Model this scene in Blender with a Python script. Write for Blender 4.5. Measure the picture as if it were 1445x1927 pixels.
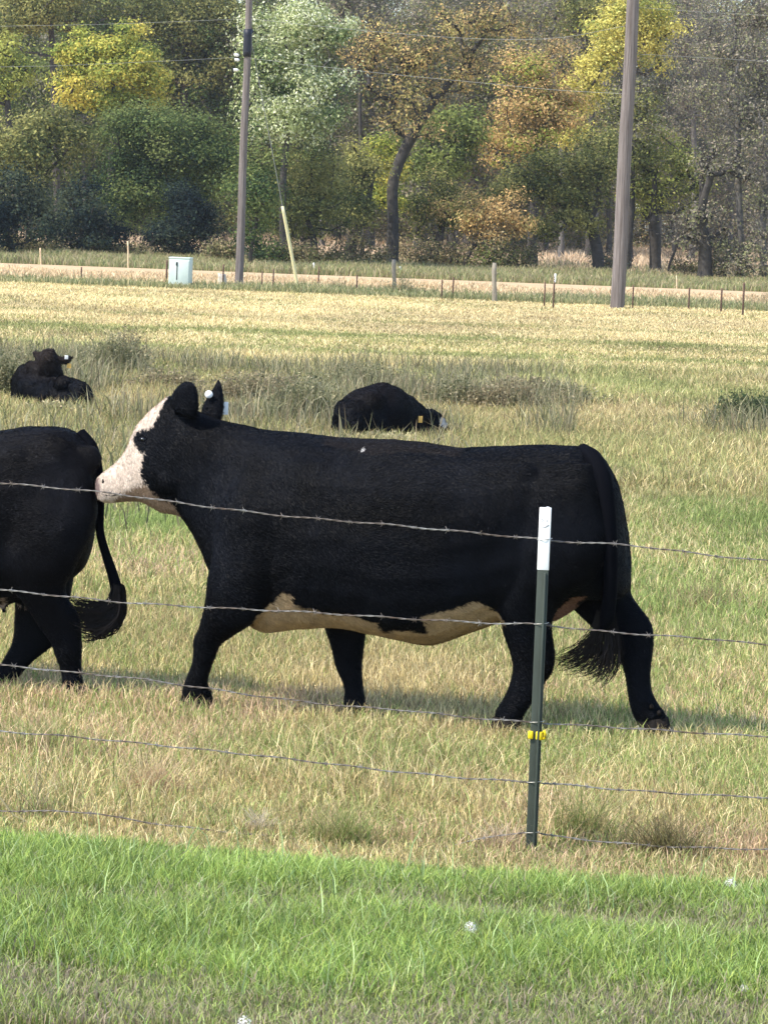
import bpy, bmesh, math, random
import numpy as np
from mathutils import Vector, Matrix, noise
from mathutils.bvhtree import BVHTree

for o in list(bpy.data.objects):
    bpy.data.objects.remove(o)
random.seed(7)
rng = np.random.default_rng(7)
S = bpy.context.scene
COL = S.collection
R = math.radians

# ------------------------------------------------------------------ camera, sky, sun, exposure
HAZE = 0.00015
CAM_H = 2.33
FOC = 6680.0                      # focal length in pixels of the 1445 x 1927 photograph
ROLL = R(2.2)
PITCH = math.atan((963.5 - 410) / FOC)
f_ = Vector((0, math.cos(PITCH), -math.sin(PITCH)))
r0 = Vector((1, 0, 0))
u0 = r0.cross(f_)
r_ = math.cos(ROLL) * r0 + math.sin(ROLL) * u0
u_ = -math.sin(ROLL) * r0 + math.cos(ROLL) * u0
CAMP = Vector((0, 0, CAM_H))
cam = bpy.data.cameras.new('camera')
cam.sensor_fit = 'HORIZONTAL'
cam.sensor_width = 36
cam.lens = FOC / 1445 * 36
cam.clip_start = 0.5
cam.clip_end = 6000
camo = bpy.data.objects.new('camera', cam)
COL.objects.link(camo)
mw = Matrix.Identity(4)
for i, v in enumerate((r_, u_, -f_)):
    for k in range(3):
        mw[k][i] = v[k]
mw.translation = CAMP
camo.matrix_world = mw
S.camera = camo

SUN_EL = R(52)
SUN_DIR = Vector((-math.cos(R(27)) * math.cos(SUN_EL), -math.sin(R(27)) * math.cos(SUN_EL), math.sin(SUN_EL)))
W = bpy.data.worlds.new('World')
S.world = W
W.use_nodes = True
nt = W.node_tree
bg = nt.nodes['Background']
sky = nt.nodes.new('ShaderNodeTexSky')
sky.sky_type = 'NISHITA'
sky.sun_disc = False
sky.sun_elevation = SUN_EL
sky.sun_rotation = math.atan2(SUN_DIR.x, SUN_DIR.y)
nt.links.new(sky.outputs[0], bg.inputs[0])
bg.inputs[1].default_value = 0.15
sl = bpy.data.lights.new('sun', 'SUN')
sl.energy = 3.0
sl.angle = R(0.5)
sl.color = (1.0, 0.93, 0.82)
so = bpy.data.objects.new('sun', sl)
COL.objects.link(so)
so.rotation_euler = SUN_DIR.to_track_quat('Z', 'Y').to_euler()
so.location = (0, 0, 60)
S.view_settings.view_transform = 'Standard'
S.view_settings.look = 'None'
S.view_settings.gamma = 1
S.view_settings.exposure = 1.17
S.view_settings.use_curve_mapping = False

# ------------------------------------------------------------------ pixel <-> place
def ray(px, py):
    return f_ + r_ * float((px - 722.5) / FOC) - u_ * float((py - 963.5) / FOC)

def G(px, py, z=0.0):             # where the sight line meets the ground
    d = ray(px, py)
    return CAMP + d * ((z - CAM_H) / d.z)

def AT(px, py, Y):                # where it meets the upright plane y = Y
    d = ray(px, py)
    return CAMP + d * float(Y / d.y)

def proj(P):                      # N x 3 -> N x 2 photo pixels
    P = np.asarray(P) - np.array(CAMP)
    w = P @ np.array(f_)
    return np.stack([722.5 + FOC * (P @ np.array(r_)) / w, 963.5 - FOC * (P @ np.array(u_)) / w], 1)

def pxm(Y):
    return FOC / Y

# ------------------------------------------------------------------ helpers
def tag(o, label=None, cat=None, group=None, kind=None):
    if label: o['label'] = label
    if cat: o['category'] = cat
    if group: o['group'] = group
    if kind: o['kind'] = kind
    return o

def empty(name, loc, label, cat, group=None, rz=0.0):
    o = bpy.data.objects.new(name, None)
    o.empty_display_size = 0.2
    COL.objects.link(o)
    o.location = loc
    o.rotation_euler = (0, 0, rz)
    return tag(o, label, cat, group)

def link(name, me, parent=None, mat=None, smooth=False):
    o = bpy.data.objects.new(name, me)
    COL.objects.link(o)
    if mat is not None and not me.materials:
        me.materials.append(mat)
    if smooth:
        me.polygons.foreach_set('use_smooth', np.ones(len(me.polygons), bool))
    if parent is not None:
        o.parent = parent
    return o

def np_mesh(name, V, faces, col=None, matidx=None):
    """V: N x 3; faces: list of int arrays (n, k)"""
    me = bpy.data.meshes.new(name)
    V = np.ascontiguousarray(V, np.float32)
    me.vertices.add(len(V))
    me.vertices.foreach_set('co', V.ravel())
    faces = [np.asarray(F, np.int32) for F in faces if len(F)]
    loops = np.concatenate([F.ravel() for F in faces])
    tot = np.concatenate([np.full(len(F), F.shape[1], np.int32) for F in faces])
    st = np.concatenate([[0], np.cumsum(tot)[:-1]]).astype(np.int32)
    me.loops.add(len(loops))
    me.loops.foreach_set('vertex_index', loops)
    me.polygons.add(len(tot))
    me.polygons.foreach_set('loop_start', st)
    me.polygons.foreach_set('loop_total', tot)
    if matidx is not None:
        me.polygons.foreach_set('material_index', np.asarray(matidx, np.int32))
    if col is not None:
        a = me.color_attributes.new('Col', 'FLOAT_COLOR', 'POINT')
        c = np.ones((len(V), 4), np.float32)
        c[:, :3] = col
        a.data.foreach_set('color', c.ravel())
    me.update(calc_edges=True)
    me.validate()
    return me

def inv(o):
    bpy.context.view_layer.update()
    return o.matrix_world.inverted()

def to_local(V, o):
    M = np.array(inv(o))
    return V @ M[:3, :3].T + M[:3, 3]

def hash2(i, j, s):
    h = (i * 374761393 + j * 668265263 + s * 974634277) & 0xffffffff
    h = ((h ^ (h >> 13)) * 1274126177) & 0xffffffff
    return ((h ^ (h >> 16)) & 0xffff) / 65535.0

def vnoise(x, y, s=0):
    x = np.asarray(x, float); y = np.asarray(y, float)
    i = np.floor(x).astype(np.int64); j = np.floor(y).astype(np.int64)
    fx = x - i; fy = y - j
    fx = fx * fx * (3 - 2 * fx); fy = fy * fy * (3 - 2 * fy)
    a = hash2(i, j, s); b = hash2(i + 1, j, s); c = hash2(i, j + 1, s); d = hash2(i + 1, j + 1, s)
    return (a * (1 - fx) + b * fx) * (1 - fy) + (c * (1 - fx) + d * fx) * fy

def fbm(x, y, s=0, o=4):
    t = 0; a = 0.5
    for k in range(o):
        t = t + a * vnoise(x * 2 ** k, y * 2 ** k, s + k)
        a *= 0.5
    return t / (1 - 0.5 ** o)

def catmull(P, n):
    P = np.asarray(P, float)
    Q = np.concatenate([[2 * P[0] - P[1]], P, [2 * P[-1] - P[-2]]])
    out = []
    for k in range(1, len(Q) - 2):
        p0, p1, p2, p3 = Q[k - 1], Q[k], Q[k + 1], Q[k + 2]
        for t in np.arange(n) / n:
            out.append(0.5 * (2 * p1 + (p2 - p0) * t + (2 * p0 - 5 * p1 + 4 * p2 - p3) * t * t + (3 * p1 - p0 - 3 * p2 + p3) * t ** 3))
    out.append(P[-1])
    return np.array(out)

class MB:
    """collects simple solids as ONE mesh"""
    def __init__(s):
        s.V = []; s.F3 = []; s.F4 = []; s.n = 0
    def add(s, V, quads=(), tris=()):
        V = np.asarray(V, float)
        s.V.append(V)
        if len(quads): s.F4.append(np.asarray(quads) + s.n)
        if len(tris): s.F3.append(np.asarray(tris) + s.n)
        s.n += len(V)
    def tube(s, P, rad, k=6, cap=True):
        P = np.asarray(P, float); m = len(P)
        rad = np.broadcast_to(np.asarray(rad, float), (m,))
        T = np.gradient(P, axis=0); T /= np.linalg.norm(T, axis=1)[:, None] + 1e-9
        ref = np.array([0.31, 0.17, 0.93]) if abs(T[0][2]) < 0.8 else np.array([0.95, 0.3, 0.05])
        A = np.cross(T, ref); A /= np.linalg.norm(A, axis=1)[:, None] + 1e-9
        B = np.cross(T, A)
        th = np.arange(k) / k * 2 * np.pi
        V = P[:, None] + rad[:, None, None] * (np.cos(th)[None, :, None] * A[:, None] + np.sin(th)[None, :, None] * B[:, None])
        V = V.reshape(-1, 3)
        i = np.arange(m - 1)[:, None] * k; j = np.arange(k)[None, :]; j2 = (j + 1) % k
        q = np.stack([i + j, i + j2, i + k + j2, i + k + j], -1).reshape(-1, 4)
        tr = []
        if cap:
            V = np.concatenate([V, P[[0]], P[[-1]]])
            for t in range(k):
                tr.append((m * k, (t + 1) % k, t)); tr.append((m * k + 1, (m - 1) * k + t, (m - 1) * k + (t + 1) % k))
        s.add(V, q, tr)
    def box(s, c, size, rz=0.0, bevel=0.0, rx=0.0):
        bm = bmesh.new()
        bmesh.ops.create_cube(bm, size=1)
        bmesh.ops.scale(bm, vec=size, verts=bm.verts)
        if bevel:
            bmesh.ops.bevel(bm, geom=bm.edges[:], offset=bevel, segments=2, affect='EDGES', profile=0.5)
        bmesh.ops.rotate(bm, cent=(0, 0, 0), matrix=Matrix.Rotation(rx, 3, 'X'), verts=bm.verts)
        bmesh.ops.rotate(bm, cent=(0, 0, 0), matrix=Matrix.Rotation(rz, 3, 'Z'), verts=bm.verts)
        bmesh.ops.translate(bm, vec=c, verts=bm.verts)
        s.bm(bm)
    def bm(s, bm):
        bm.verts.index_update()
        bmesh.ops.triangulate(bm, faces=[f for f in bm.faces if len(f.verts) > 4])
        s.add([v.co[:] for v in bm.verts], [[v.index for v in f.verts] for f in bm.faces if len(f.verts) == 4],
              [[v.index for v in f.verts] for f in bm.faces if len(f.verts) == 3])
        bm.free()
    def sphere(s, c, r, sc=(1, 1, 1), sub=2):
        bm = bmesh.new()
        bmesh.ops.create_icosphere(bm, subdivisions=sub, radius=r)
        bmesh.ops.scale(bm, vec=sc, verts=bm.verts)
        bmesh.ops.translate(bm, vec=c, verts=bm.verts)
        s.bm(bm)
    def mesh(s, name, col=None):
        V = np.concatenate(s.V)
        fs = []
        if s.F4: fs.append(np.concatenate(s.F4))
        if s.F3: fs.append(np.concatenate(s.F3))
        return np_mesh(name, V, fs, col)
    def build(s, name, mat, parent=None, smooth=False, world=False):
        if world and parent is not None:
            M = np.array(inv(parent))
            s.V = [v @ M[:3, :3].T + M[:3, 3] for v in s.V]
        return link(name, s.mesh(name), parent, mat, smooth)

# ------------------------------------------------------------------ materials
def mat(name, base=(.5, .5, .5), rough=0.8, metal=0.0, spec=0.3, col=False, transl=0.0, noise_sc=0, noise_amt=0.25, bump=0, bump_sc=60, sheen=0, stretch=None, dark=None):
    m = bpy.data.materials.new(name)
    m.use_nodes = True
    t = m.node_tree
    p = t.nodes['Principled BSDF']
    p.inputs['Roughness'].default_value = rough
    p.inputs['Metallic'].default_value = metal
    p.inputs['Specular IOR Level'].default_value = spec
    p.inputs['Base Color'].default_value = (*base, 1)
    src = None
    if col:
        a = t.nodes.new('ShaderNodeAttribute'); a.attribute_name = 'Col'
        src = a.outputs['Color']
        t.links.new(src, p.inputs['Base Color'])
    tc = t.nodes.new('ShaderNodeTexCoord')
    vec = tc.outputs['Object']
    if stretch:
        mp = t.nodes.new('ShaderNodeMapping'); mp.inputs['Scale'].default_value = stretch
        t.links.new(vec, mp.inputs['Vector']); vec = mp.outputs['Vector']
    if noise_sc:
        n = t.nodes.new('ShaderNodeTexNoise'); n.inputs['Scale'].default_value = noise_sc; n.inputs['Detail'].default_value = 6
        n.inputs['Roughness'].default_value = 0.65
        t.links.new(vec, n.inputs['Vector'])
        if dark is not None:
            cr = t.nodes.new('ShaderNodeValToRGB')
            cr.color_ramp.elements[0].position = 0.35; cr.color_ramp.elements[0].color = (*dark, 1)
            cr.color_ramp.elements[1].position = 0.65; cr.color_ramp.elements[1].color = (*base, 1)
            t.links.new(n.outputs['Fac'], cr.inputs['Fac'])
            t.links.new(cr.outputs['Color'], p.inputs['Base Color'])
            src = cr.outputs['Color']
        else:
            mr = t.nodes.new('ShaderNodeMapRange')
            mr.inputs['From Min'].default_value = 0.3; mr.inputs['From Max'].default_value = 0.7
            mr.inputs['To Min'].default_value = 1 - noise_amt; mr.inputs['To Max'].default_value = 1 + noise_amt
            t.links.new(n.outputs['Fac'], mr.inputs['Value'])
            mx = t.nodes.new('ShaderNodeVectorMath'); mx.operation = 'SCALE'
            if src: t.links.new(src, mx.inputs[0])
            else: mx.inputs[0].default_value = base
            t.links.new(mr.outputs['Result'], mx.inputs['Scale'])
            t.links.new(mx.outputs['Vector'], p.inputs['Base Color'])
            src = mx.outputs['Vector']
    if bump:
        n2 = t.nodes.new('ShaderNodeTexNoise'); n2.inputs['Scale'].default_value = bump_sc; n2.inputs['Detail'].default_value = 4
        t.links.new(vec, n2.inputs['Vector'])
        b = t.nodes.new('ShaderNodeBump'); b.inputs['Strength'].default_value = bump; b.inputs['Distance'].default_value = 0.01
        t.links.new(n2.outputs['Fac'], b.inputs['Height'])
        t.links.new(b.outputs['Normal'], p.inputs['Normal'])
    if sheen:
        p.inputs['Sheen Weight'].default_value = sheen
        p.inputs['Sheen Roughness'].default_value = 0.5
        p.inputs['Sheen Tint'].default_value = (.6, .7, 1, 1)
    if transl:
        tr = t.nodes.new('ShaderNodeBsdfTranslucent')
        if src: t.links.new(src, tr.inputs['Color'])
        else: tr.inputs['Color'].default_value = (*base, 1)
        ms = t.nodes.new('ShaderNodeMixShader'); ms.inputs[0].default_value = transl
        t.links.new(p.outputs[0], ms.inputs[1]); t.links.new(tr.outputs[0], ms.inputs[2])
        t.links.new(ms.outputs[0], t.nodes['Material Output'].inputs['Surface'])
    return m

M_ground = mat('earth_and_thatch', col=True, rough=0.95, noise_sc=9, noise_amt=0.3, spec=0.1)
M_grass = mat('grass_blades', col=True, rough=0.55, transl=0.35, spec=0.25)
M_leaf = mat('leaves', col=True, rough=0.8, transl=0.35, spec=0.06)
M_bark = mat('bark', base=(.052, .046, .04), rough=0.95, noise_sc=4, noise_amt=0.5, bump=1.0, bump_sc=6)
M_barkpale = mat('grey_bark', base=(.12, .11, .10), rough=0.95, noise_sc=4, noise_amt=0.4)
M_stem = mat('weed_stems', col=True, rough=0.8, spec=0.1)
M_road = mat('pale_gravel', base=(.46, .33, .19), rough=0.95, noise_sc=1.5, noise_amt=0.12)
M_hide = mat('cow_hide', col=True, rough=0.62, spec=0.05, sheen=0.006, bump=0.25, bump_sc=150, noise_sc=5, noise_amt=.3)
M_black = mat('black_hair', base=(.0028, .0032, .005), rough=0.8, spec=0.02)
M_switch = mat('switch_hair', base=(.009, .0075, .0075), rough=0.6, spec=0.1)
M_hoof = mat('hoof_horn', base=(.012, .010, .009), rough=0.8, spec=0.1, noise_sc=30, noise_amt=.4)
M_eye = mat('eye_wet', base=(.004, .004, .005), rough=0.05, spec=0.8)
M_white_tag = mat('white_plastic', base=(.82, .82, .8), rough=0.4)
M_yellow_tag = mat('yellow_plastic', base=(.75, .45, .12), rough=0.4)
M_yellow = mat('bright_yellow_plastic', base=(.82, .62, .02), rough=0.35)
M_guard = mat('pale_yellow_plastic', base=(.74, .68, .40), rough=0.5)
M_greenpaint = mat('dark_green_paint', base=(.046, .058, .047), rough=0.65, noise_sc=25, noise_amt=0.3, stretch=(1, 1, .15))
M_whitepaint = mat('white_paint', base=(.85, .86, .86), rough=0.5, noise_sc=40, noise_amt=0.06)
M_ink = mat('faded_marker_ink', base=(.16, .17, .18), rough=0.8)
M_wire = mat('galvanised_wire', base=(.34, .33, .31), rough=0.45, metal=0.5, noise_sc=7, dark=(.13, .09, .065))
M_clip = mat('bare_wire', base=(.5, .48, .44), rough=0.4, metal=0.6)
M_pole = mat('weathered_pole_wood', base=(.21, .185, .18), rough=0.9, noise_sc=9, stretch=(3, 3, .1), dark=(.085, .07, .065), bump=0.9, bump_sc=10)
M_sleeve = mat('black_sleeve', base=(.012, .014, .025), rough=0.5)
M_porcelain = mat('pale_porcelain', base=(.7, .72, .75), rough=0.3)
M_cable = mat('aluminium_cable', base=(.24, .25, .25), rough=0.5, metal=0.2)
M_box = mat('pale_green_enamel', base=(.52, .61, .575), rough=0.45, noise_sc=2.5, noise_amt=0.07)
M_boxdark = mat('dark_seam_rubber', base=(.03, .035, .035), rough=0.8)  # dark rubber of the cabinet's seam strip and handle
M_concrete = mat('concrete', base=(.45, .43, .4), rough=0.95, noise_sc=8)
M_rust = mat('rusty_steel', base=(.1, .06, .045), rough=0.85, noise_sc=12, noise_amt=0.35)
M_greywood = mat('grey_post_wood', base=(.3, .27, .22), rough=0.95, noise_sc=8, stretch=(3, 3, .2), dark=(.16, .14, .11))
M_tanwood = mat('tan_stake_wood', base=(.62, .46, .3), rough=0.9, noise_sc=8, noise_amt=0.2)
M_fluff = mat('seed_fluff', base=(.85, .83, .8), rough=0.9, transl=0.35)
M_flowerstem = mat('flower_stalk', base=(.42, .36, .2), rough=0.7, transl=0.2)

def hide_hairs(m):
    """coarse hair direction in the bump and a scatter of pale dusty hairs"""
    t = m.node_tree; p = t.nodes['Principled BSDF']
    tc = t.nodes.new('ShaderNodeTexCoord'); mp = t.nodes.new('ShaderNodeMapping'); mp.inputs['Scale'].default_value = (1, 1, .16); mp.inputs['Rotation'].default_value = (0, R(18), 0)
    n = t.nodes.new('ShaderNodeTexNoise'); n.inputs['Scale'].default_value = 70; n.inputs['Detail'].default_value = 3
    t.links.new(tc.outputs['Object'], mp.inputs['Vector']); t.links.new(mp.outputs['Vector'], n.inputs['Vector'])
    cr = t.nodes.new('ShaderNodeValToRGB'); cr.color_ramp.elements[0].position = .70; cr.color_ramp.elements[1].position = .78
    t.links.new(n.outputs['Fac'], cr.inputs['Fac'])
    mx = t.nodes.new('ShaderNodeMix'); mx.data_type = 'RGBA'; mx.blend_type = 'ADD'
    src = p.inputs['Base Color'].links[0].from_socket
    t.links.new(cr.outputs['Color'], mx.inputs['Factor']); t.links.new(src, mx.inputs['A']); mx.inputs['B'].default_value = (.05, .05, .055, 1)
    t.links.new(mx.outputs['Result'], p.inputs['Base Color'])
hide_hairs(M_hide)

# ------------------------------------------------------------------ colour of the ground cover, as it grows
PALE = np.array((.74, .61, .34)); STRAW = np.array((.56, .46, .215)); BROWN = np.array((.31, .23, .12))
GREEN = np.array((.25, .305, .095)); LAWN = np.array((.265, .385, .10)); OLIVE = np.array((.28, .285, .11)); ORANGE = np.array((.68, .51, .30)); PINK = np.array((.60, .42, .27))

FA = G(0, 1556); FB = G(1001, 1606)       # foot of the near fence
def fence_y(x):
    return FA.y + (x - FA.x) * (FB.y - FA.y) / (FB.x - FA.x)

def lawn_edge(x):
    return np.interp(x, [-1.6, -.4, .52, 1.4], [12.90, 12.66, 12.46, 12.40])

def green_frac(x, y):
    g = np.interp(y, [12, 13.2, 14, 15.2, 16.5, 18, 20, 22, 27, 32, 37, 40, 44, 52, 56, 60, 64, 68, 74, 84, 104, 106, 111, 113, 128, 137, 150, 165, 190],
                  [.5, .45, .45, .42, .34, .26, .34, .5, .5, .45, .4, .38, .42, .5, .35, .3, .4, .45, .12, .05, .08, .5, .45, .12, .05, .5, .6, .5, .1])
    n = fbm(x * .55 + 7, y * .3, 3) - .5
    n2 = fbm(x * 2.1, y * 1.3, 9) - .5
    st = np.exp(-((y - (61 + .25 * x)) / 1.3) ** 2) + np.exp(-((y - (70 + .2 * x)) / 1.2) ** 2) * .9 + .6 * np.exp(-((y - (79 + .1 * x)) / .9) ** 2)
    g = g + n * np.where(y < 60, 1.1, .7) + n2 * .7 + .7 * st * (vnoise(x * .25, y * .02, 4) > .25)
    for px, py, rx, ry, k in ((290, 1010, .5, 2.2, .55), (1400, 1000, .5, 2.5, .5), (960, 720, 2.2, 4, .3), (620, 1240, .5, .8, -.15), (820, 1440, .9, .5, .2)):
        q = G(px, py); g = g + k * np.exp(-((x - q.x) / rx) ** 2 - ((y - q.y) / ry) ** 2)
    return np.clip(g, 0, 1)

def cover_colour(x, y, u, v):
    """colour of a blade growing at x, y; u and v are random numbers per blade"""
    x = np.asarray(x, float); y = np.asarray(y, float)
    g = green_frac(x, y)
    pale = np.clip(np.interp(y, [13, 18, 22, 34, 52, 58, 75, 104, 112, 128], [.3, .38, .22, .2, .2, .55, .9, .9, .4, .35]) + (fbm(x * .4, y * .25, 21) - .5) * .9, 0, 1)
    br = np.clip(np.interp(y, [12.5, 14, 17, 30, 38, 48, 55, 70, 110], [.5, .45, .3, .35, .4, .45, .2, .05, .05]) + (fbm(x * .8 + 3, y * .5, 31) - .5) * .8, 0, 1)
    c = np.where((u < pale)[..., None], PALE, STRAW)
    c = np.where(((v * 7.3) % 1 < br * .6)[..., None], BROWN * 1.15, c)
    grn = np.where((y > 30)[..., None], OLIVE * 1.15, GREEN * 1.1)
    pk = np.clip((fbm(x * .7 + 31, y * .6, 77, 3) - .52) * 4, 0, .6) * (y < 24)
    c = np.where((((u * 5.7 + v * 3.1) % 1) < pk)[..., None], PINK, c)
    c = np.where((v < g)[..., None], grn, c)
    o = np.clip((y - 112) / 3, 0, 1) * np.clip((131 - y) / 3, 0, 1)
    c = c * (1 - .65 * o[..., None]) + ORANGE * .65 * o[..., None]
    c = c * (1 - .1 * np.clip((y - 52) / 12, 0, 1))[..., None]
    return c * (.48 + 1.05 * ((u * 13.7 + v * 5.1) % 1))[..., None] * (.72 + .56 * fbm(x * .35, y * .2, 91, 3))[..., None]

def lawn_green(x, y):
    """share of fresh lawn grass in the mown verge in front of the fence"""
    b = np.interp(y + (fbm(x * .9, y * 2.2, 41) - .5) * .9, [10.0, 10.35, 10.6, 11.5, 11.66, 11.86, 12.0, 13.3], [.25, .3, .92, .97, .7, .68, .98, 1.0])
    rightness = np.clip((x + .1) / .9, 0, 1)
    band = np.exp(-((y - 11.72 + .1 * x) / .17) ** 2)
    return np.clip(b - band * .8 * rightness + (fbm(x * 3, y * 5, 44) - .5) * .35, 0, 1)

def verge_colour(x, y, u, v):
    g = lawn_green(x, y)
    lw = (LAWN + ((u * 31.7) % 1)[..., None] ** 2 * np.array((.12, .06, .0))) * (.5 + .85 * ((u * 9.1) % 1))[..., None] * (.75 + .5 * fbm(x * 2.2, y * 3.1, 95, 3))[..., None]
    lw = lw + np.where((u > .9)[..., None], np.array((.2, .18, .17)), 0)
    th = np.where((u < .45)[..., None], np.array((.37, .30, .22)), np.array((.34, .36, .15))) * (.7 + .5 * ((v * 3.3) % 1))[..., None]
    return np.where((v < g)[..., None], lw, th)

# ------------------------------------------------------------------ ground sheet
def build_ground():
    ys = np.concatenate([[-40, -15, 0, 6], np.linspace(9.6, 14, 60), np.geomspace(14.1, 200, 230), np.geomspace(206, 1200, 20)])
    t = np.linspace(-1, 1, 161); t = .25 * t + .75 * t ** 3 * np.abs(t)
    Y, T = np.meshgrid(ys, t, indexing='ij')
    X = T * (14 + np.abs(Y) * 1.0)
    V = np.stack([X, Y, np.zeros_like(X)], -1).reshape(-1, 3)
    n = len(t); i = np.arange(len(ys) - 1)[:, None] * n; j = np.arange(n - 1)[None]
    q = np.stack([i + j, i + j + 1, i + n + j + 1, i + n + j], -1).reshape(-1, 4)
    x, y = V[:, 0], V[:, 1]
    u = rng.random(len(x)); v = rng.random(len(x))
    c = 0
    for k in range(6):
        c = c + cover_colour(x, y, rng.random(len(x)), rng.random(len(x))) / 6
    far = y > 175
    c[far] = np.array((.55, .41, .27)) * (.8 + .5 * fbm(x[far] * .1, y[far] * .05, 5))[:, None]
    soil = np.array((.12, .10, .06))
    k = np.interp(y, [13, 22, 40, 75, 110], [.75, .6, .4, .15, .1])[:, None]
    c = c * (1 - k) + soil * k
    near = y < lawn_edge(x)
    c[near] = (np.array((.13, .16, .055)) * lawn_green(x, y)[:, None] + np.array((.2, .165, .11)) * (1 - lawn_green(x, y)[:, None]))[near]
    me = np_mesh('ground', V, [q], c)
    tag(link('ground', me, None, M_ground), 'dry pasture ground', 'ground', kind='structure')
    # road
    a, b = 130.0, 134.0
    xs = np.linspace(-90, 90, 121)
    e1 = a + .6 * np.sin(xs * .05) + .25 * rng.random(len(xs)); e2 = b + .6 * np.sin(xs * .05) + .25 * rng.random(len(xs))
    rows = [(e1 - .5, .0), (e1, .05), ((e1 + e2) / 2, .12), (e2, .05), (e2 + .5, .0)]
    V = np.concatenate([np.stack([xs, r, np.full_like(xs, h + .004)], 1) for r, h in rows])
    n = len(xs); i = np.arange(4)[:, None] * n; j = np.arange(n - 1)[None]
    q = np.stack([i + j, i + j + 1, i + n + j + 1, i + n + j], -1).reshape(-1, 4)
    tag(link('road', np_mesh('road', V, [q]), None, M_road), 'pale gravel road below the trees', 'road', kind='structure')
build_ground()

# ------------------------------------------------------------------ grass
def blades(x, y, h, w, lean, col, tipcol=1.12, flop=None):
    n = len(x)
    a = rng.random(n) * 2 * np.pi
    fa = rng.random(n) * np.pi                       # facing of the blade's flat side
    sx = np.cos(fa) * w / 2; sy = np.sin(fa) * w / 2
    lx = np.cos(a) * lean * h; ly = np.sin(a) * lean * h
    z1 = h * (.55 + .1 * rng.random(n)); z2 = h * np.sqrt(np.clip(1 - (lean * .8) ** 2, .06, 1))
    z1 = np.minimum(z1, z2 * .75)
    P = np.empty((n, 5, 3), np.float32)
    P[:, 0] = np.stack([x - sx, y - sy, np.full(n, -.004)], 1)
    P[:, 1] = np.stack([x + sx, y + sy, np.full(n, -.004)], 1)
    mx = x + lx * .35; my = y + ly * .35
    P[:, 2] = np.stack([mx - sx * .8, my - sy * .8, z1], 1)
    P[:, 3] = np.stack([mx + sx * .8, my + sy * .8, z1], 1)
    P[:, 4] = np.stack([x + lx, y + ly, z2], 1)
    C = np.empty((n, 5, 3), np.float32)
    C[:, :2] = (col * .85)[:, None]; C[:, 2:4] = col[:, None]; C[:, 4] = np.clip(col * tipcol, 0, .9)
    b = np.arange(n)[:, None] * 5
    return P.reshape(-1, 3), b + np.array([[0, 1, 3, 2]]), b + np.array([[2, 3, 4]]), C.reshape(-1, 3)

def grass_object(name, label, parts):
    V = []; Q = []; T = []; C = []; off = 0
    for (v, q, t, c) in parts:
        V.append(v); Q.append(q + off); T.append(t + off); C.append(c); off += len(v)
    me = np_mesh(name, np.concatenate(V), [np.concatenate(Q), np.concatenate(T)], np.concatenate(C))
    return tag(link(name, me, None, M_grass), label, 'grass', kind='stuff')

def scatter(y0, y1, dens, margin=1.45, add=.5):
    """random places inside the widened view wedge"""
    hw = lambda yy: yy * .1085 * margin + add
    A = (hw(y0) + hw(y1)) * (y1 - y0)
    n = int(A * dens)
    y = y0 + (y1 - y0) * rng.random(int(n * 1.15))
    keep = rng.random(len(y)) < hw(y) / hw(y1)
    y = y[keep]
    return (rng.random(len(y)) * 2 - 1) * hw(y), y

# mown green verge
x, y = scatter(9.9, 13.2, 13000, 1.3, .3)
k = y < lawn_edge(x) + .3 * (fbm(x * 3, y * 3, 2) - .5)
x, y = x[k], y[k]
u, v = rng.random(len(x)), rng.random(len(x))
g = lawn_green(x, y)
h = (.035 + .05 * rng.random(len(x)) + .045 * g * rng.random(len(x)) + .04 * (fbm(x * 4, y * 4, 8) - .4)) * (.55 + .55 * g)
h = h * np.clip(.55 + (lawn_edge(x) - y) * .9, .5, 1)
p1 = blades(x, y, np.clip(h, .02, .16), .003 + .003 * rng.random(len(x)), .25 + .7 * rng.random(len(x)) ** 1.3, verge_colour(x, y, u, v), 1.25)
x, y = scatter(10.2, 13.2, 50, 1.3, .3)           # longer blades standing out of the lawn
k = (y < lawn_edge(x) - .1) & (rng.random(len(x)) < lawn_green(x, y))
x, y = x[k], y[k]
u = rng.random(len(x))
p2 = blades(x, y, .09 + .13 * rng.random(len(x)), .0035 + .0025 * rng.random(len(x)), .2 + .6 * rng.random(len(x)), np.array((.40, .52, .22)) * (.8 + .5 * u)[:, None], 1.2)
grass_object('lawn_grass', 'bright green mown grass in front of the fence', [p1, p2])

def dry(y0, y1, dens, h0, h1, w0, w1, lean=(.15, .75), yfun=None):
    x, y = scatter(y0, y1, dens)
    if yfun is not None:
        k = yfun(x, y); x, y = x[k], y[k]
    n = len(x)
    hn = .55 + .9 * fbm(x * .9, y * .6, 51)
    # leave the tread of the cows' feet and bodies free
    hh = (h0 + (h1 - h0) * rng.random(n) ** 1.5) * hn
    return blades(x, y, hh, w0 + (w1 - w0) * rng.random(n), lean[0] + (lean[1] - lean[0]) * rng.random(n), cover_colour(x, y, rng.random(n), rng.random(n)))

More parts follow.
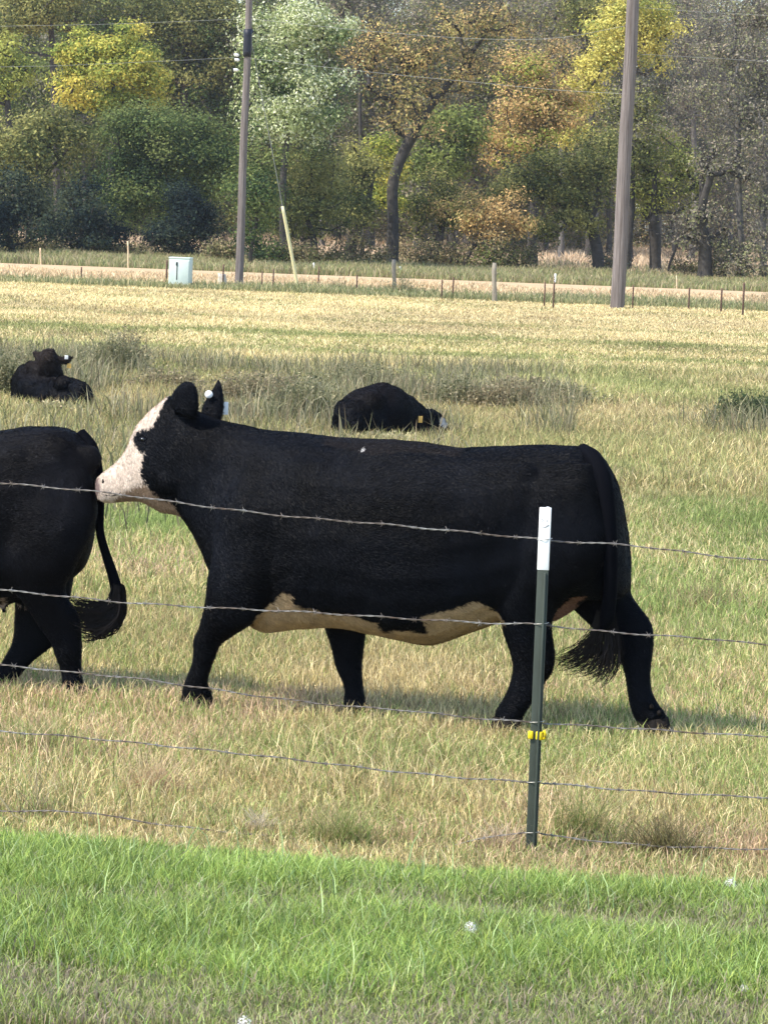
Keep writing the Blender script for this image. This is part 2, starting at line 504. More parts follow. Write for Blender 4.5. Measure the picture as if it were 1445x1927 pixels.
past = lambda x, y: y > lawn_edge(x) - .1 + .3 * (vnoise(x * 4, y * 2, 12) - .5)
behind = lambda x, y: y > fence_y(x) + .06
front = lambda x, y: past(x, y) & ~behind(x, y)
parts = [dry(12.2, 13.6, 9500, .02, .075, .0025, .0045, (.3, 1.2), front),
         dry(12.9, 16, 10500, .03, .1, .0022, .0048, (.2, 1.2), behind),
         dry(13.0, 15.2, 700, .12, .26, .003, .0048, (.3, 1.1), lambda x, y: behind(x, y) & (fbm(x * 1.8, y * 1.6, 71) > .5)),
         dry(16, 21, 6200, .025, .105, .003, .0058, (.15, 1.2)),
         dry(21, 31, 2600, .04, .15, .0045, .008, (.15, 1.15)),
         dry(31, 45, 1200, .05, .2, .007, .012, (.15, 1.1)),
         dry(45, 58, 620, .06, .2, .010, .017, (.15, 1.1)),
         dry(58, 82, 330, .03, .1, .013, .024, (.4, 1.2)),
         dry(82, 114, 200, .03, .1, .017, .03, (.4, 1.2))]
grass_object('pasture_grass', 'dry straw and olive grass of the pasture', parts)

def tufted(y0, y1, n, h0, h1, w, cols, margin=1.35):
    x, y = scatter(y0, y1, n, margin)
    m = len(x)
    c = np.array(cols)[rng.integers(0, len(cols), m)] * (.7 + .6 * rng.random(m))[:, None]
    return blades(x, y, (h0 + (h1 - h0) * rng.random(m)) * (.4 + 1.2 * vnoise(x * .35, y * .5, 61)), w * (.7 + .6 * rng.random(m)), .2 + .5 * rng.random(m), c)

grass_object('roadside_grass', 'rough grass along the far fence and road', [
    tufted(104.5, 109.5, 120, .08, .32, .03, [(.24, .26, .12), (.42, .37, .2), (.2, .22, .1)]),
    tufted(109.5, 127.5, 45, .05, .2, .04, [(.70, .54, .34), (.6, .44, .28), (.66, .55, .36), (.45, .34, .2)]),
    tufted(137, 166, 70, .08, .4, .04, [(.22, .25, .1), (.28, .28, .12), (.4, .34, .19), (.32, .26, .15)]),
    tufted(166, 190, 30, .1, .5, .06, [(.24, .25, .11), (.46, .37, .23), (.54, .42, .27), (.34, .27, .16)]),
    tufted(190, 330, 9, .2, .7, .1, [(.66, .5, .33), (.56, .42, .28), (.46, .36, .24)])])

# ------------------------------------------------------------------ cattle
class Frame:
    """an upright plane through the animal's middle; heading = direction it faces"""
    def __init__(s, O, heading):
        s.O = Vector((O[0], O[1], 0)); s.h = Vector(heading).normalized()
        n = Vector((-s.h.y, s.h.x, 0))
        s.n = n if n.y < 0 else -n           # sideways, towards the camera
    def pt(s, px, py, lat=0.0):
        d = ray(px, py)
        t = (s.O + s.n * lat - CAMP).dot(s.n) / d.dot(s.n)
        return CAMP + d * float(t)
    def ang(s):
        return math.atan2(s.h.y, s.h.x)

def fr_squash(fr, k):
    '''flattened sideways'''
    n = fr.n
    M = Matrix.Identity(4)
    for i in range(3):
        for j in range(3):
            M[i][j] -= (1 - k) * n[i] * n[j]
    return M

def loft(bm, fr, rings, sub=4, m=24, zfloor=None):
    """rings: (top px, bottom px, half width, lateral offset[, exponent]) joined into one closed skin"""
    D = []
    for rg in rings:
        T = fr.pt(*rg[0], rg[3]); B = fr.pt(*rg[1], rg[3])
        D.append([*T, *B, rg[2], rg[4] if len(rg) > 4 else 2.2])
    D = catmull(D, sub)
    th = np.arange(m) / m * 2 * np.pi
    n = np.array(fr.n)
    prev = None; first = None
    for k, d in enumerate(D):
        T, B, w, e = d[:3], d[3:6], d[6], d[7]
        c = (T + B) / 2; hv = (T - B) / 2
        cs = np.sign(np.cos(th)) * np.abs(np.cos(th)) ** (2 / e); sn = np.sign(np.sin(th)) * np.abs(np.sin(th)) ** (2 / e)
        P = c + cs[:, None] * hv + (sn * w)[:, None] * n
        if zfloor is not None:
            P[:, 2] = np.maximum(P[:, 2], zfloor)
        ring = [bm.verts.new(p) for p in P]
        if prev:
            for i in range(m):
                bm.faces.new((prev[i], prev[(i + 1) % m], ring[(i + 1) % m], ring[i]))
        else:
            bm.faces.new(ring[::-1])
        prev = ring
    bm.faces.new(prev)

def skin_mesh(bm, name, voxel, smooth_it, root):
    bmesh.ops.recalc_face_normals(bm, faces=bm.faces)
    me = bpy.data.meshes.new(name + '_raw'); bm.to_mesh(me); bm.free()
    o = bpy.data.objects.new(name + '_raw', me); COL.objects.link(o)
    md = o.modifiers.new('r', 'REMESH'); md.mode = 'VOXEL'; md.voxel_size = voxel; md.adaptivity = 0
    ms = o.modifiers.new('s', 'SMOOTH'); ms.factor = 0.5; ms.iterations = smooth_it
    dg = bpy.context.evaluated_depsgraph_get()
    out = bpy.data.meshes.new_from_object(o.evaluated_get(dg))
    bpy.data.objects.remove(o); bpy.data.meshes.remove(me)
    out.name = name
    n = len(out.vertices)
    V = np.empty(n * 3, np.float32); out.vertices.foreach_get('co', V)
    return out, V.reshape(-1, 3).astype(float)

def in_poly(P, poly):
    x, y = P[:, 0], P[:, 1]; c = np.zeros(len(P), bool)
    poly = np.array(poly, float)
    for (x1, y1), (x2, y2) in zip(poly, np.roll(poly, -1, 0)):
        if y1 == y2: continue
        hit = ((y1 > y) != (y2 > y)) & (x < (x2 - x1) * (y - y1) / (y2 - y1) + x1)
        c ^= hit
    return c

BLACK = np.array((.0030, .0037, .0058))

def paint(me, V, fr, patches, jitter=4.0, brown=0.0):
    """coat markings: outlines mirrored on both flanks"""
    n = np.array(fr.n); O = np.array(fr.O)
    lat = (V - O) @ n
    Vm = V - np.outer(np.where(lat < 0, 2 * lat, 0), n)
    P = proj(Vm); Pr = proj(V)
    nz = np.array([noise.noise((v[0] * 28, v[1] * 28, v[2] * 28)) for v in V])
    nz2 = np.array([noise.noise((v[0] * 28 + 9, v[1] * 28, v[2] * 28 + 4)) for v in V])
    J = np.stack([nz, nz2], 1) * jitter
    lo = np.array([noise.noise((v[0] * 4.5, v[1] * 4.5, v[2] * 4.5)) for v in V])
    c = np.tile(BLACK, (len(V), 1)) * (1 + .35 * nz[:, None]) * (1 + .9 * lo[:, None])
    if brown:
        k = np.clip((V[:, 2] - .3) * 2, 0, 1)[:, None] * brown  # browner towards the top: sunlit back hair put into the coat colour
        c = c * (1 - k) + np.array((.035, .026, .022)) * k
    for poly, colr, mode in patches:
        Q = Pr if mode == 'near' else P
        m = in_poly(Q + J, poly)
        if mode == 'near': m &= lat < .12
        m &= ~((lat < -.03) & in_poly(Pr, [(600, 1172), (696, 1180), (700, 1350), (600, 1350)]))
        c[m] = np.array(colr) * (1 + .22 * nz[m, None] + .14 * nz2[m, None])
    a = me.color_attributes.new('Col', 'FLOAT_COLOR', 'POINT')
    cc = np.ones((len(V), 4), np.float32); cc[:, :3] = np.clip(c, 0, 1)
    a.data.foreach_set('color', cc.ravel())

M_fur = mat('coat_hair', col=True, rough=0.48, spec=0.06)
def coat(root, me, V, col, n, length, fr, keep=None, lift=.16, width=.0009):
    '''short hair lying back and down over the hide'''
    F = np.array([tuple(p.vertices)[:3] + (tuple(p.vertices)[-1],) for p in me.polygons])
    A, B, C, D = (V[F[:, k]] for k in range(4))
    N = np.cross(C - A, D - B + 1e-9); ar = np.linalg.norm(N, axis=1); N /= ar[:, None] + 1e-12
    vis = (N @ np.array(fr.n)) > -.55
    w = ar * np.where(vis, 1, .12); w /= w.sum()
    i = rng.choice(len(F), n, p=w)
    u, v = rng.random((n, 1)), rng.random((n, 1))
    P = (A[i] * (1 - u) + B[i] * u) * (1 - v) + (D[i] * (1 - u) + C[i] * u) * v
    nn = N[i]
    flow = np.array(fr.h) * -.75 + np.array((0, 0, -.6))
    sw = np.stack([vnoise(P[:, 0] * 5 + P[:, 1] * 3, P[:, 2] * 5, k) - .5 for k in (81, 82, 83)], 1)
    d = flow + sw * 1.6 + rng.normal(0, .28, (n, 3))
    d -= nn * (d * nn).sum(1)[:, None]; d /= np.linalg.norm(d, axis=1)[:, None] + 1e-9
    L = length * (.6 + .8 * rng.random((n, 1)))
    M_ = P + d * L * .55 + nn * L * lift * .6; T = P + d * L + nn * L * lift * (.5 + .8 * rng.random((n, 1)))
    sd = np.cross(d, nn) + nn * rng.normal(0, .5, (n, 1)); sd /= np.linalg.norm(sd, axis=1)[:, None] + 1e-9
    W_ = width * (.7 + .6 * rng.random((n, 1)))
    base = P - nn * .001
    VV = np.stack([base - sd * W_, base + sd * W_, M_ - sd * W_ * .8, M_ + sd * W_ * .8, T], 1).reshape(-1, 3)
    cc = col[F[i, 0], :3] * (.6 + .8 * rng.random((n, 1)))
    b = np.arange(n)[:, None] * 5
    h = np_mesh('coat_hair', to_local(VV, root), [b + np.array([[0, 1, 3, 2]]), b + np.array([[2, 3, 4]])], np.repeat(cc, 5, 0))
    o = link('coat_hair', h, root, M_fur); o['kind'] = 'stuff'
    return o

def relief(V, amp, seed):
    '''uneven flesh under the hide'''
    out = V.copy()
    for k in range(len(V)):
        p = V[k]
        q = noise.noise_vector((p[0] * 5 + seed, p[1] * 5, p[2] * 5)); r = noise.noise_vector((p[0] * 14, p[1] * 14 + seed, p[2] * 14))
        out[k] += np.array(q) * amp + np.array(r) * amp * .35
    return out

def hoof(root, fr, top, bot, lat, w, name='hoof'):
    """cloven hoof: two claws, flat on the ground"""
    bm = bmesh.new()
    for s in (-1, 1):
        T0, T1 = fr.pt(*top[0], lat), fr.pt(*top[1], lat)
        B0, B1 = fr.pt(*bot[0], lat), fr.pt(*bot[1], lat)
        B0.z = B1.z = 0.0
        rings = []
        for A0, A1, ww in ((T0, T1, w * .42), (T0 * .4 + B0 * .6, T1 * .4 + B1 * .6, w * .5), (B0, B1, w * .52)):
            c = (A0 + A1) / 2 + fr.n * (s * w * .55); hv = (A1 - A0) / 2
            rings.append([bm.verts.new(c + hv * math.cos(t) + fr.n * (ww * math.sin(t))) for t in np.arange(12) / 12 * 2 * math.pi])
        for a, b in zip(rings, rings[1:]):
            for i in range(12):
                bm.faces.new((a[i], a[(i + 1) % 12], b[(i + 1) % 12], b[i]))
        bm.faces.new(rings[0][::-1]); bm.faces.new(rings[-1])
    bmesh.ops.recalc_face_normals(bm, faces=bm.faces)
    mb = MB(); mb.bm(bm)
    return mb.build(name, M_hoof, root, True, True)

def tail_and_switch(root, fr, pts, rad, strands, n=260, hair_w=.0035):
    """pts: (px, py, lat); strands: list of hair path px lists, hairs are spread between neighbours"""
    P = catmull([fr.pt(x, y, l) for x, y, l in pts], 6)
    mb = MB(); mb.tube(P, np.interp(np.linspace(0, 1, len(P)), np.linspace(0, 1, len(rad)), rad), 10)
    t = mb.build('tail', M_black, root, True, True)
    V = []; Q = []; off = 0
    S_ = [np.array([[*fr.pt(x, y, l)] for x, y, l in st]) for st in strands]
    S_ = [catmull(s, 5) for s in S_]
    for k in range(n):
        a = rng.random() * (len(S_) - 1.001); i = int(a); f = a - i
        c = S_[i] * (1 - f) + S_[i + 1] * f
        c = c + np.outer(np.linspace(.2, 1, len(c)), rng.normal(0, .014, 3)) + np.array(fr.n) * rng.normal(0, .018)
        m = max(5, int(len(c) * (.6 + .4 * rng.random())))
        c = c[:m] + np.cumsum(rng.normal(0, .0035, (m, 3)), 0)
        T = np.gradient(c, axis=0); side = np.cross(T, np.array(fr.n)); side /= np.linalg.norm(side, axis=1)[:, None] + 1e-9
        w = hair_w * np.linspace(1, .25, m)[:, None]
        V.append(np.stack([c - side * w, c + side * w], 1).reshape(-1, 3))
        j = np.arange(m - 1)[:, None] * 2 + off
        Q.append(j + np.array([[0, 1, 3, 2]])); off += 2 * m
    V = to_local(np.concatenate(V), t)
    link('switch_hair', np_mesh('switch_hair', V, [np.concatenate(Q)]), t, M_switch)
    return t

def surf(bvh, px, py):
    d = ray(px, py).normalized()
    hit = bvh.ray_cast(CAMP, d)
    return hit[0], hit[1]

# ---- the walking cow with the white face
def walking_cow():
    a = R(12)
    O = G(700, 1358)
    fr = Frame(O, (-math.cos(a), math.sin(a), 0))
    hp = fr.pt(352, 860)
    ah = R(20)
    hf = Frame(hp, (-math.cos(ah), math.sin(ah), 0))
    root = empty('cow', (O.x, O.y, 0), 'black cow with a white face walking past the white-topped fence post', 'cow', rz=fr.ang())
    bm = bmesh.new()
    torso = [((1174, 965), (1186, 1080), .08, -.08), ((1162, 915), (1176, 1118), .14, -.06), ((1140, 870), (1150, 1130), .195, -.03, 2.4), ((1116, 849), (1122, 1130), .225, -.01, 2.5), ((1085, 841), (1085, 1130), .25, 0, 2.6),
             ((1030, 838), (1020, 1150), .262, 0, 2.6), ((960, 839), (955, 1166), .28, 0, 2.4), ((880, 843), (885, 1190), .32, 0, 2.2), ((800, 833), (815, 1214), .345, 0, 2.2),
             ((720, 826), (725, 1200), .345, 0, 2.2), ((640, 821), (640, 1182), .315, 0, 2.2), ((570, 815), (565, 1186), .27, 0, 2.2), ((510, 810), (505, 1192), .235, 0, 2.2),
             ((465, 803), (462, 1170), .2, 0, 2.2), ((425, 793), (412, 1105), .165, 0, 2.2), ((395, 783), (378, 1030), .14, 0, 2.2), ((368, 772), (352, 985), .125, 0, 2.2), ((345, 762), (335, 965), .1, 0)]
    loft(bm, fr, torso)
    head = [((400, 790), (372, 975), .115, 0), ((360, 768), (335, 970), .122, 0), ((325, 745), (308, 966), .122, 0), ((301, 760), (286, 954), .118, 0, 2.5), ((280, 780), (268, 944), .11, 0, 2.6),
            ((262, 800), (252, 943), .102, 0, 2.7), ((247, 838), (238, 943), .085, 0, 2.7), ((227, 864), (221, 944), .074, 0, 2.6), ((206, 881), (206, 945), .07, 0, 2.6), ((192, 890), (193, 940), .064, 0, 2.5), ((184, 898), (187, 930), .045, 0)]
    loft(bm, hf, head)
    # near fore leg, shoulder first
    loft(bm, fr, [((455, 860), (560, 900), .05, .13), ((425, 930), (580, 960), .075, .165), ((402, 1010), (565, 1030), .085, .175), ((391, 1085), (525, 1105), .085, .17), ((385, 1140), (488, 1162), .072, .16),
                  ((373, 1183), (438, 1196), .055, .14), ((361, 1206), (414, 1214), .052, .12), ((362, 1230), (405, 1238), .044, .11), ((359, 1254), (397, 1262), .038, .1), ((350, 1278), (391, 1286), .042, .09),
                  ((344, 1300), (397, 1302), .05, .085), ((343, 1318), (397, 1318), .05, .085)], 4, 16)
    # far fore leg
    loft(bm, fr, [((540, 960), (680, 980), .07, -.16), ((575, 1070), (690, 1080), .075, -.165), ((598, 1140), (692, 1150), .07, -.15), ((610, 1186), (686, 1193), .06, -.13), ((622, 1219), (683, 1220), .052, -.1),
                  ((631, 1256), (679, 1257), .048, -.08), ((643, 1282), (681, 1284), .04, -.07), ((648, 1302), (684, 1306), .04, -.06), ((646, 1322), (688, 1325), .048, -.06), ((646, 1335), (690, 1335), .05, -.06)], 4, 16)
    # near hind leg, thigh first
    loft(bm, fr, [((1000, 868), (1125, 872), .06, .14), ((965, 930), (1140, 930), .1, .165), ((955, 1010), (1148, 1010), .11, .175), ((946, 1080), (1125, 1080), .105, .165), ((937, 1135), (1076, 1118), .09, .15),
                  ((942, 1178), (1040, 1165), .072, .13), ((954, 1216), (1043, 1222), .055, .11), ((964, 1248), (1041, 1258), .046, .1), ((962, 1280), (1024, 1286), .04, .09), ((951, 1308), (1005, 1316), .04, .085),
                  ((936, 1335), (988, 1342), .048, .08), ((930, 1350), (982, 1354), .05, .08)], 4, 16)
    # far hind leg
    loft(bm, fr, [((1040, 900), (1163, 912), .08, -.14), ((1040, 1000), (1180, 1000), .1, -.16), ((1050, 1080), (1186, 1078), .095, -.155), ((1070, 1135), (1188, 1122), .08, -.14), ((1112, 1178), (1216, 1158), .062, -.12),
                  ((1148, 1208), (1229, 1184), .052, -.11), ((1166, 1238), (1228, 1224), .044, -.1), ((1175, 1265), (1224, 1260), .04, -.09), ((1181, 1295), (1226, 1298), .04, -.085), ((1187, 1325), (1236, 1320), .045, -.08),
                  ((1194, 1348), (1249, 1340), .05, -.08), ((1200, 1358), (1254, 1352), .05, -.08)], 4, 16)
    # udder between the hind legs, fold of the flank
    loft(bm, fr, [((1010, 1120), (1010, 1160), .09, -.02), ((1040, 1115), (1042, 1168), .1, -.03), ((1075, 1100), (1078, 1148), .09, -.04), ((1105, 1090), (1108, 1120), .05, -.04)], 4, 14)
    # ears: thin cupped leaves, near one seen from behind
    loft(bm, hf, [((330, 775), (373, 790), .03, .09), ((320, 758), (375, 778), .03, .10), ((326, 738), (374, 752), .026, .11), ((338, 722), (370, 728), .02, .115), ((349, 714), (361, 715), .010, .115)], 4, 14)
    loft(bm, hf, [((375, 792), (408, 800), .02, -.135), ((378, 768), (415, 786), .024, -.15), ((388, 748), (421, 764), .022, -.165), ((400, 730), (420, 738), .016, -.175), ((409, 713), (414, 714), .009, -.18)], 4, 14)
    # bone and muscle: hook bone, pin bone, last ribs, shoulder blade, jaw
    for c, r, lat in (((985, 912), .10, .19), ((1118, 905), .07, .13), ((520, 900), .12, .11), ((470, 990), .12, .11), ((1060, 960), .14, .15), ((545, 1040), .13, .14)):
        q = fr.pt(*c, lat); bmesh.ops.create_uvsphere(bm, u_segments=16, v_segments=10, radius=r, matrix=Matrix.Translation(q) @ fr_squash(fr, .45))
    for c, r, lat in (((318, 905), .06, .095), ((262, 838), .028, .075), ((262, 815), .02, .085), ((205, 908), .03, .05)):
        q = hf.pt(*c, lat); bmesh.ops.create_uvsphere(bm, u_segments=14, v_segments=8, radius=r, matrix=Matrix.Translation(q) @ fr_squash(hf, .6))
    me, V = skin_mesh(bm, 'body', .0105, 7, root)
    V = relief(V, .009, 3)
    FACE = (.60, .50, .42); JAW = (.24, .17, .12); TAN = (.36, .26, .155); SKIN = (.22, .12, .09)
    face = [(327, 730), (306, 762), (292, 792), (278, 812), (275, 836), (270, 862), (262, 884), (268, 902), (281, 922), (294, 935), (312, 944), (334, 966), (352, 990), (320, 1000), (170, 960), (170, 860), (240, 790), (310, 720)]
    eye = [(250, 826), (254, 815), (262, 808), (272, 806), (304, 798), (304, 838), (284, 838), (276, 848), (268, 853), (260, 846), (253, 836)]
    jaw = [(212, 942), (228, 930), (250, 916), (268, 908), (282, 922), (300, 936), (320, 944), (352, 990), (320, 1000), (220, 965)]  # dirty jaw, with the shade beneath it painted into its colour
    p1 = [(466, 1178), (498, 1148), (518, 1128), (534, 1115), (547, 1120), (549, 1134), (562, 1140), (600, 1150), (650, 1157), (704, 1172), (716, 1190), (700, 1203), (600, 1230), (470, 1230)]
    p2 = [(730, 1186), (800, 1193), (797, 1172), (792, 1162), (850, 1146), (880, 1135), (898, 1130), (915, 1142), (935, 1150), (950, 1172), (900, 1200), (870, 1230), (760, 1240), (700, 1196)]
    p3 = [(1030, 1172), (1045, 1150), (1098, 1104), (1112, 1100), (1078, 1150), (1046, 1176)]
    nose = [(172, 900), (184, 896), (188, 912), (186, 928), (176, 934)]
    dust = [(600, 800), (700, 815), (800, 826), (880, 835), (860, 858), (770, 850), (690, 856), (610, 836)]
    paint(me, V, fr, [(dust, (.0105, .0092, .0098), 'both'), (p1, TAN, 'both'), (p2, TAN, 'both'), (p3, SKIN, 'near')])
    # head markings and the painted jaw shade follow the turned head's own plane
    col = np.empty(len(V) * 4, np.float32); me.color_attributes['Col'].data.foreach_get('color', col); col = col.reshape(-1, 4)
    n = np.array(hf.n); lat = (V - np.array(hf.O)) @ n
    Vm = V - np.outer(np.where(lat < 0, 2 * lat, 0), n)
    P = proj(Vm)
    nz = np.array([noise.noise((v[0] * 40, v[1] * 40, v[2] * 40)) for v in V]); nz2 = np.array([noise.noise((v[0] * 15, v[1] * 15 + 5, v[2] * 15)) for v in V])
    Pj = P + np.stack([nz, nz2], 1) * 1.4
    headm = P[:, 0] < 360
    ear = (P[:, 1] < 792) & (P[:, 0] > 319)
    for poly, cc in ((face, FACE), (jaw, JAW), (eye, BLACK * 1.2), (nose, (.22, .16, .15))):
        m = in_poly(Pj, poly) & headm & ~ear
        col[m, :3] = np.clip(np.array(cc) * (1 + .2 * nz[m, None] + .18 * nz2[m, None]), 0, 1)
    spot = in_poly(proj(V), [(680, 844), (685, 843), (686, 849), (681, 850)]) & ((V - np.array(fr.O)) @ np.array(fr.n) > 0)
    col[spot, :3] = (.7, .68, .65)
    me.color_attributes['Col'].data.foreach_set('color', col.ravel())
    bvh = BVHTree.FromPolygons([Vector(v) for v in V], [tuple(p.vertices) for p in me.polygons])
    coat(root, me, V, col, 230000, .017, fr)
    L = to_local(V, root)
    me.vertices.foreach_set('co', L.astype(np.float32).ravel()); me.update()
    link('body', me, root, M_hide, True)
    # eye, nostril, mouth line
    h, nn = surf(bvh, 268, 826)
    if h is not None:
        mb = MB(); mb.sphere(h - nn * .008, .015, (1, 1, .8), 3); mb.build('eye', M_eye, root, True, True)
        mb = MB()
        for dy, sc in ((-6, 1), (5, .8)):
            pts = [surf(bvh, 268 + dx, 826 + dy * (1 - (dx / 10) ** 2) * sc) for dx in np.linspace(-9, 9, 9)]
            mb.tube([p + q * .0005 for p, q in pts if p is not None], .003, 6)
        mb.build('eyelid', M_black, root, True, True)
    mb = MB()
    pts = [surf(bvh, x, y) for x, y in ((190, 929), (200, 932), (211, 933), (221, 931), (228, 926))]
    mb.tube([p for p, q in pts if p is not None], [.001, .003, .003, .003, .001], 6)
    m_ = mb.build('mouth_line', M_hoof, root, True, True)
    h, nn = surf(bvh, 194, 906)
    if h is not None:
        mb = MB(); mb.sphere(h - nn * .004, .011, (.8, .8, 1.3), 2); mb.build('nostril', M_hoof, root, True, True)
    # hooves
    hoof(root, fr, ((342, 1312), (398, 1312)), ((335, 1331), (398, 1331)), .085, .045)
    hoof(root, fr, ((645, 1332), (691, 1332)), ((640, 1344), (692, 1344)), -.06, .043)
    hoof(root, fr, ((929, 1348), (983, 1352)), ((916, 1371), (976, 1371)), .08, .045)
    hoof(root, fr, ((1199, 1356), (1256, 1350)), ((1203, 1380), (1266, 1380)), -.08, .045)
    mb = MB()
    for (x, y) in ((1226, 1330), (1240, 1342)):
        mb.sphere(fr.pt(x, y, -.035), .010, (1, 1, 1.3), 2)
    mb.build('dewclaw', M_hoof, root, True, True)
    # ear tag: round stud and the panel behind the ear
    mb = MB()
    c = hf.pt(393, 742, -.13)
    mb.tube([c, c + Vector((.0, -.006, .001))], [.019, .018], 20); mb.build('ear_tag', M_white_tag, root, False, True)
    mb = MB()
    mb.box(hf.pt(420, 768, -.2), (.05, .004, .06), R(20), .001); mb.build('ear_tag', M_white_tag, root, False, True)
    # tail
    tail_and_switch(root, fr, [(1096, 848, .02), (1116, 864, .11), (1133, 900, .17), (1143, 960, .19), (1148, 1030, .185), (1149, 1100, .16), (1142, 1160, .12), (1134, 1188, .1)], [.035, .042, .042, .038, .034, .032, .034, .016],
                    [[(1128, 1150, .05), (1112, 1190, .05), (1082, 1220, .04), (1050, 1238, .03), (1036, 1256, .03)], [(1136, 1155, .05), (1125, 1200, .05), (1100, 1232, .04), (1072, 1250, .04), (1040, 1248, .03)],
                     [(1140, 1150, .05), (1140, 1205, .05), (1130, 1240, .05), (1105, 1262, .05), (1070, 1262, .04)], [(1146, 1150, .05), (1152, 1205, .05), (1148, 1245, .05), (1134, 1275, .05), (1112, 1290, .05)],
                     [(1150, 1140, .05), (1163, 1200, .05), (1165, 1235, .05), (1158, 1262, .05), (1140, 1284, .05)]], 300, .0028)
    return fr
walking_cow()

# ---- the cow in front of it, cut by the frame
def leading_cow():
    a = R(3)
    O = G(60, 1305)
    fr = Frame(O, (-math.cos(a), math.sin(a), 0))
    root = empty('cow', (O.x, O.y, 0), 'black cow at left edge showing only its hindquarters and curled tail', 'cow', rz=fr.ang())
    bm = bmesh.new()
    dx, dy = -972, -34
    t = [((190, 880), (178, 1000), .09, 0), ((178, 845), (165, 1060), .17, 0), ((155, 820), (140, 1085), .22, 0, 2.5), ((124, 804), (110, 1100), .25, 0, 2.6), ((85, 802), (70, 1120), .262, 0, 2.6), ((45, 804), (25, 1132), .27, 0, 2.5), ((-5, 811), (-20, 1138), .29, 0, 2.3)]
    for rg in [((880, 843), (885, 1180), .32, 0, 2.2), ((800, 833), (815, 1194), .345, 0, 2.2), ((720, 826), (725, 1190), .345, 0, 2.2), ((640, 821), (640, 1182), .315, 0, 2.2), ((570, 815), (565, 1186), .27, 0, 2.2),
               ((510, 810), (503, 1199), .235, 0, 2.2), ((468, 803), (470, 1184), .2, 0, 2.2), ((425, 793), (412, 1105), .165, 0, 2.2), ((395, 783), (378, 1030), .14, 0, 2.2), ((345, 762), (335, 965), .12, 0),
               ((322, 745), (305, 964), .122, 0), ((290, 768), (276, 948), .115, 0, 2.5), ((262, 800), (252, 943), .102, 0, 2.7), ((247, 838), (238, 943), .085, 0, 2.7), ((211, 880), (211, 944), .07, 0, 2.6), ((192, 897), (194, 929), .045, 0)]:
        t.append(((rg[0][0] + dx, rg[0][1] + dy), (rg[1][0] + dx, rg[1][1] + dy), *rg[2:]))
    loft(bm, fr, t)
    sh = lambda L: [((q[0][0] + dx, q[0][1] + dy), (q[1][0] + dx, q[1][1] + dy), q[2], q[3]) for q in L]
    loft(bm, fr, sh([((455, 860), (560, 900), .05, .13), ((425, 930), (580, 960), .075, .165), ((402, 1010), (565, 1030), .085, .175), ((391, 1085), (525, 1105), .085, .17), ((385, 1140), (488, 1162), .072, .16),
                     ((373, 1183), (438, 1196), .055, .14), ((361, 1206), (414, 1214), .052, .12), ((359, 1254), (397, 1262), .038, .1), ((344, 1300), (397, 1302), .05, .085), ((343, 1330), (397, 1330), .05, .085)]), 4, 16)
    loft(bm, fr, sh([((540, 960), (680, 980), .07, -.16), ((575, 1070), (690, 1080), .075, -.165), ((610, 1186), (686, 1193), .06, -.13), ((631, 1256), (679, 1257), .048, -.08), ((646, 1322), (688, 1325), .048, -.06), ((646, 1345), (690, 1345), .05, -.06)]), 4, 16)
    # hind legs: near one upright at the back, far one stepping forward
    loft(bm, fr, [((20, 850), (150, 850), .06, .14), ((0, 930), (182, 930), .1, .165), ((-5, 1010), (174, 1000), .115, .175), ((5, 1075), (142, 1070), .105, .165), ((40, 1130), (122, 1112), .085, .14),
                  ((70, 1175), (150, 1160), .062, .12), ((93, 1208), (154, 1200), .05, .1), ((104, 1235), (154, 1238), .044, .09), ((113, 1265), (154, 1270), .04, .08), ((116, 1290), (156, 1294), .044, .08), ((114, 1310), (158, 1312), .05, .08)], 4, 16)
    loft(bm, fr, [((0, 930), (150, 930), .09, -.15), ((10, 1040), (145, 1040), .1, -.16), ((24, 1110), (135, 1110), .085, -.15), ((27, 1150), (118, 1175), .07, -.13), ((24, 1205), (98, 1216), .055, -.11),
                  ((2, 1245), (66, 1242), .044, -.1), ((-14, 1268), (36, 1272), .04, -.09), ((-28, 1290), (14, 1296), .045, -.08), ((-34, 1305), (10, 1308), .05, -.08)], 4, 16)
    loft(bm, fr, [((-30, 1110), (-30, 1146), .08, 0), ((5, 1105), (8, 1140), .09, 0), ((40, 1090), (42, 1130), .07, 0)], 4, 12)
    for x, y in ((8, 1138), (38, 1130)):
        loft(bm, fr, [((x - 6, y), (x + 6, y), .014, .05), ((x - 5, y + 12), (x + 5, y + 12), .011, .05), ((x - 3, y + 18), (x + 3, y + 18), .006, .05)], 3, 10)
    # ears, outside the picture
    loft(bm, fr, sh([((335, 800), (375, 810), .02, .13), ((345, 790), (385, 800), .025, .18), ((355, 785), (390, 790), .022, .22), ((365, 785), (380, 787), .01, .25)]), 3, 12)
    loft(bm, fr, sh([((335, 800), (375, 810), .02, -.13), ((345, 790), (385, 800), .025, -.18), ((355, 785), (390, 790), .022, -.22), ((365, 785), (380, 787), .01, -.25)]), 3, 12)
    for c, r, lat in (((30, 880), .10, .19), ((164, 865), .07, .13), ((95, 930), .14, .15)):
        q = fr.pt(*c, lat); bmesh.ops.create_uvsphere(bm, u_segments=16, v_segments=10, radius=r, matrix=Matrix.Translation(q) @ fr_squash(fr, .45))
    me, V = skin_mesh(bm, 'body', .013, 6, root)
    V = relief(V, .009, 8)
    dxp = lambda L: [(x + dx, y + dy) for x, y in L]
    paint(me, V, fr, [([(0, 1128), (6, 1124), (10, 1134), (5, 1152), (0, 1150)], (.25, .2, .18), 'both'), ([(34, 1138), (42, 1138), (42, 1150), (36, 1150)], (.3, .25, .22), 'both')], brown=.06)
    cl = np.empty(len(V) * 4, np.float32); me.color_attributes['Col'].data.foreach_get('color', cl)
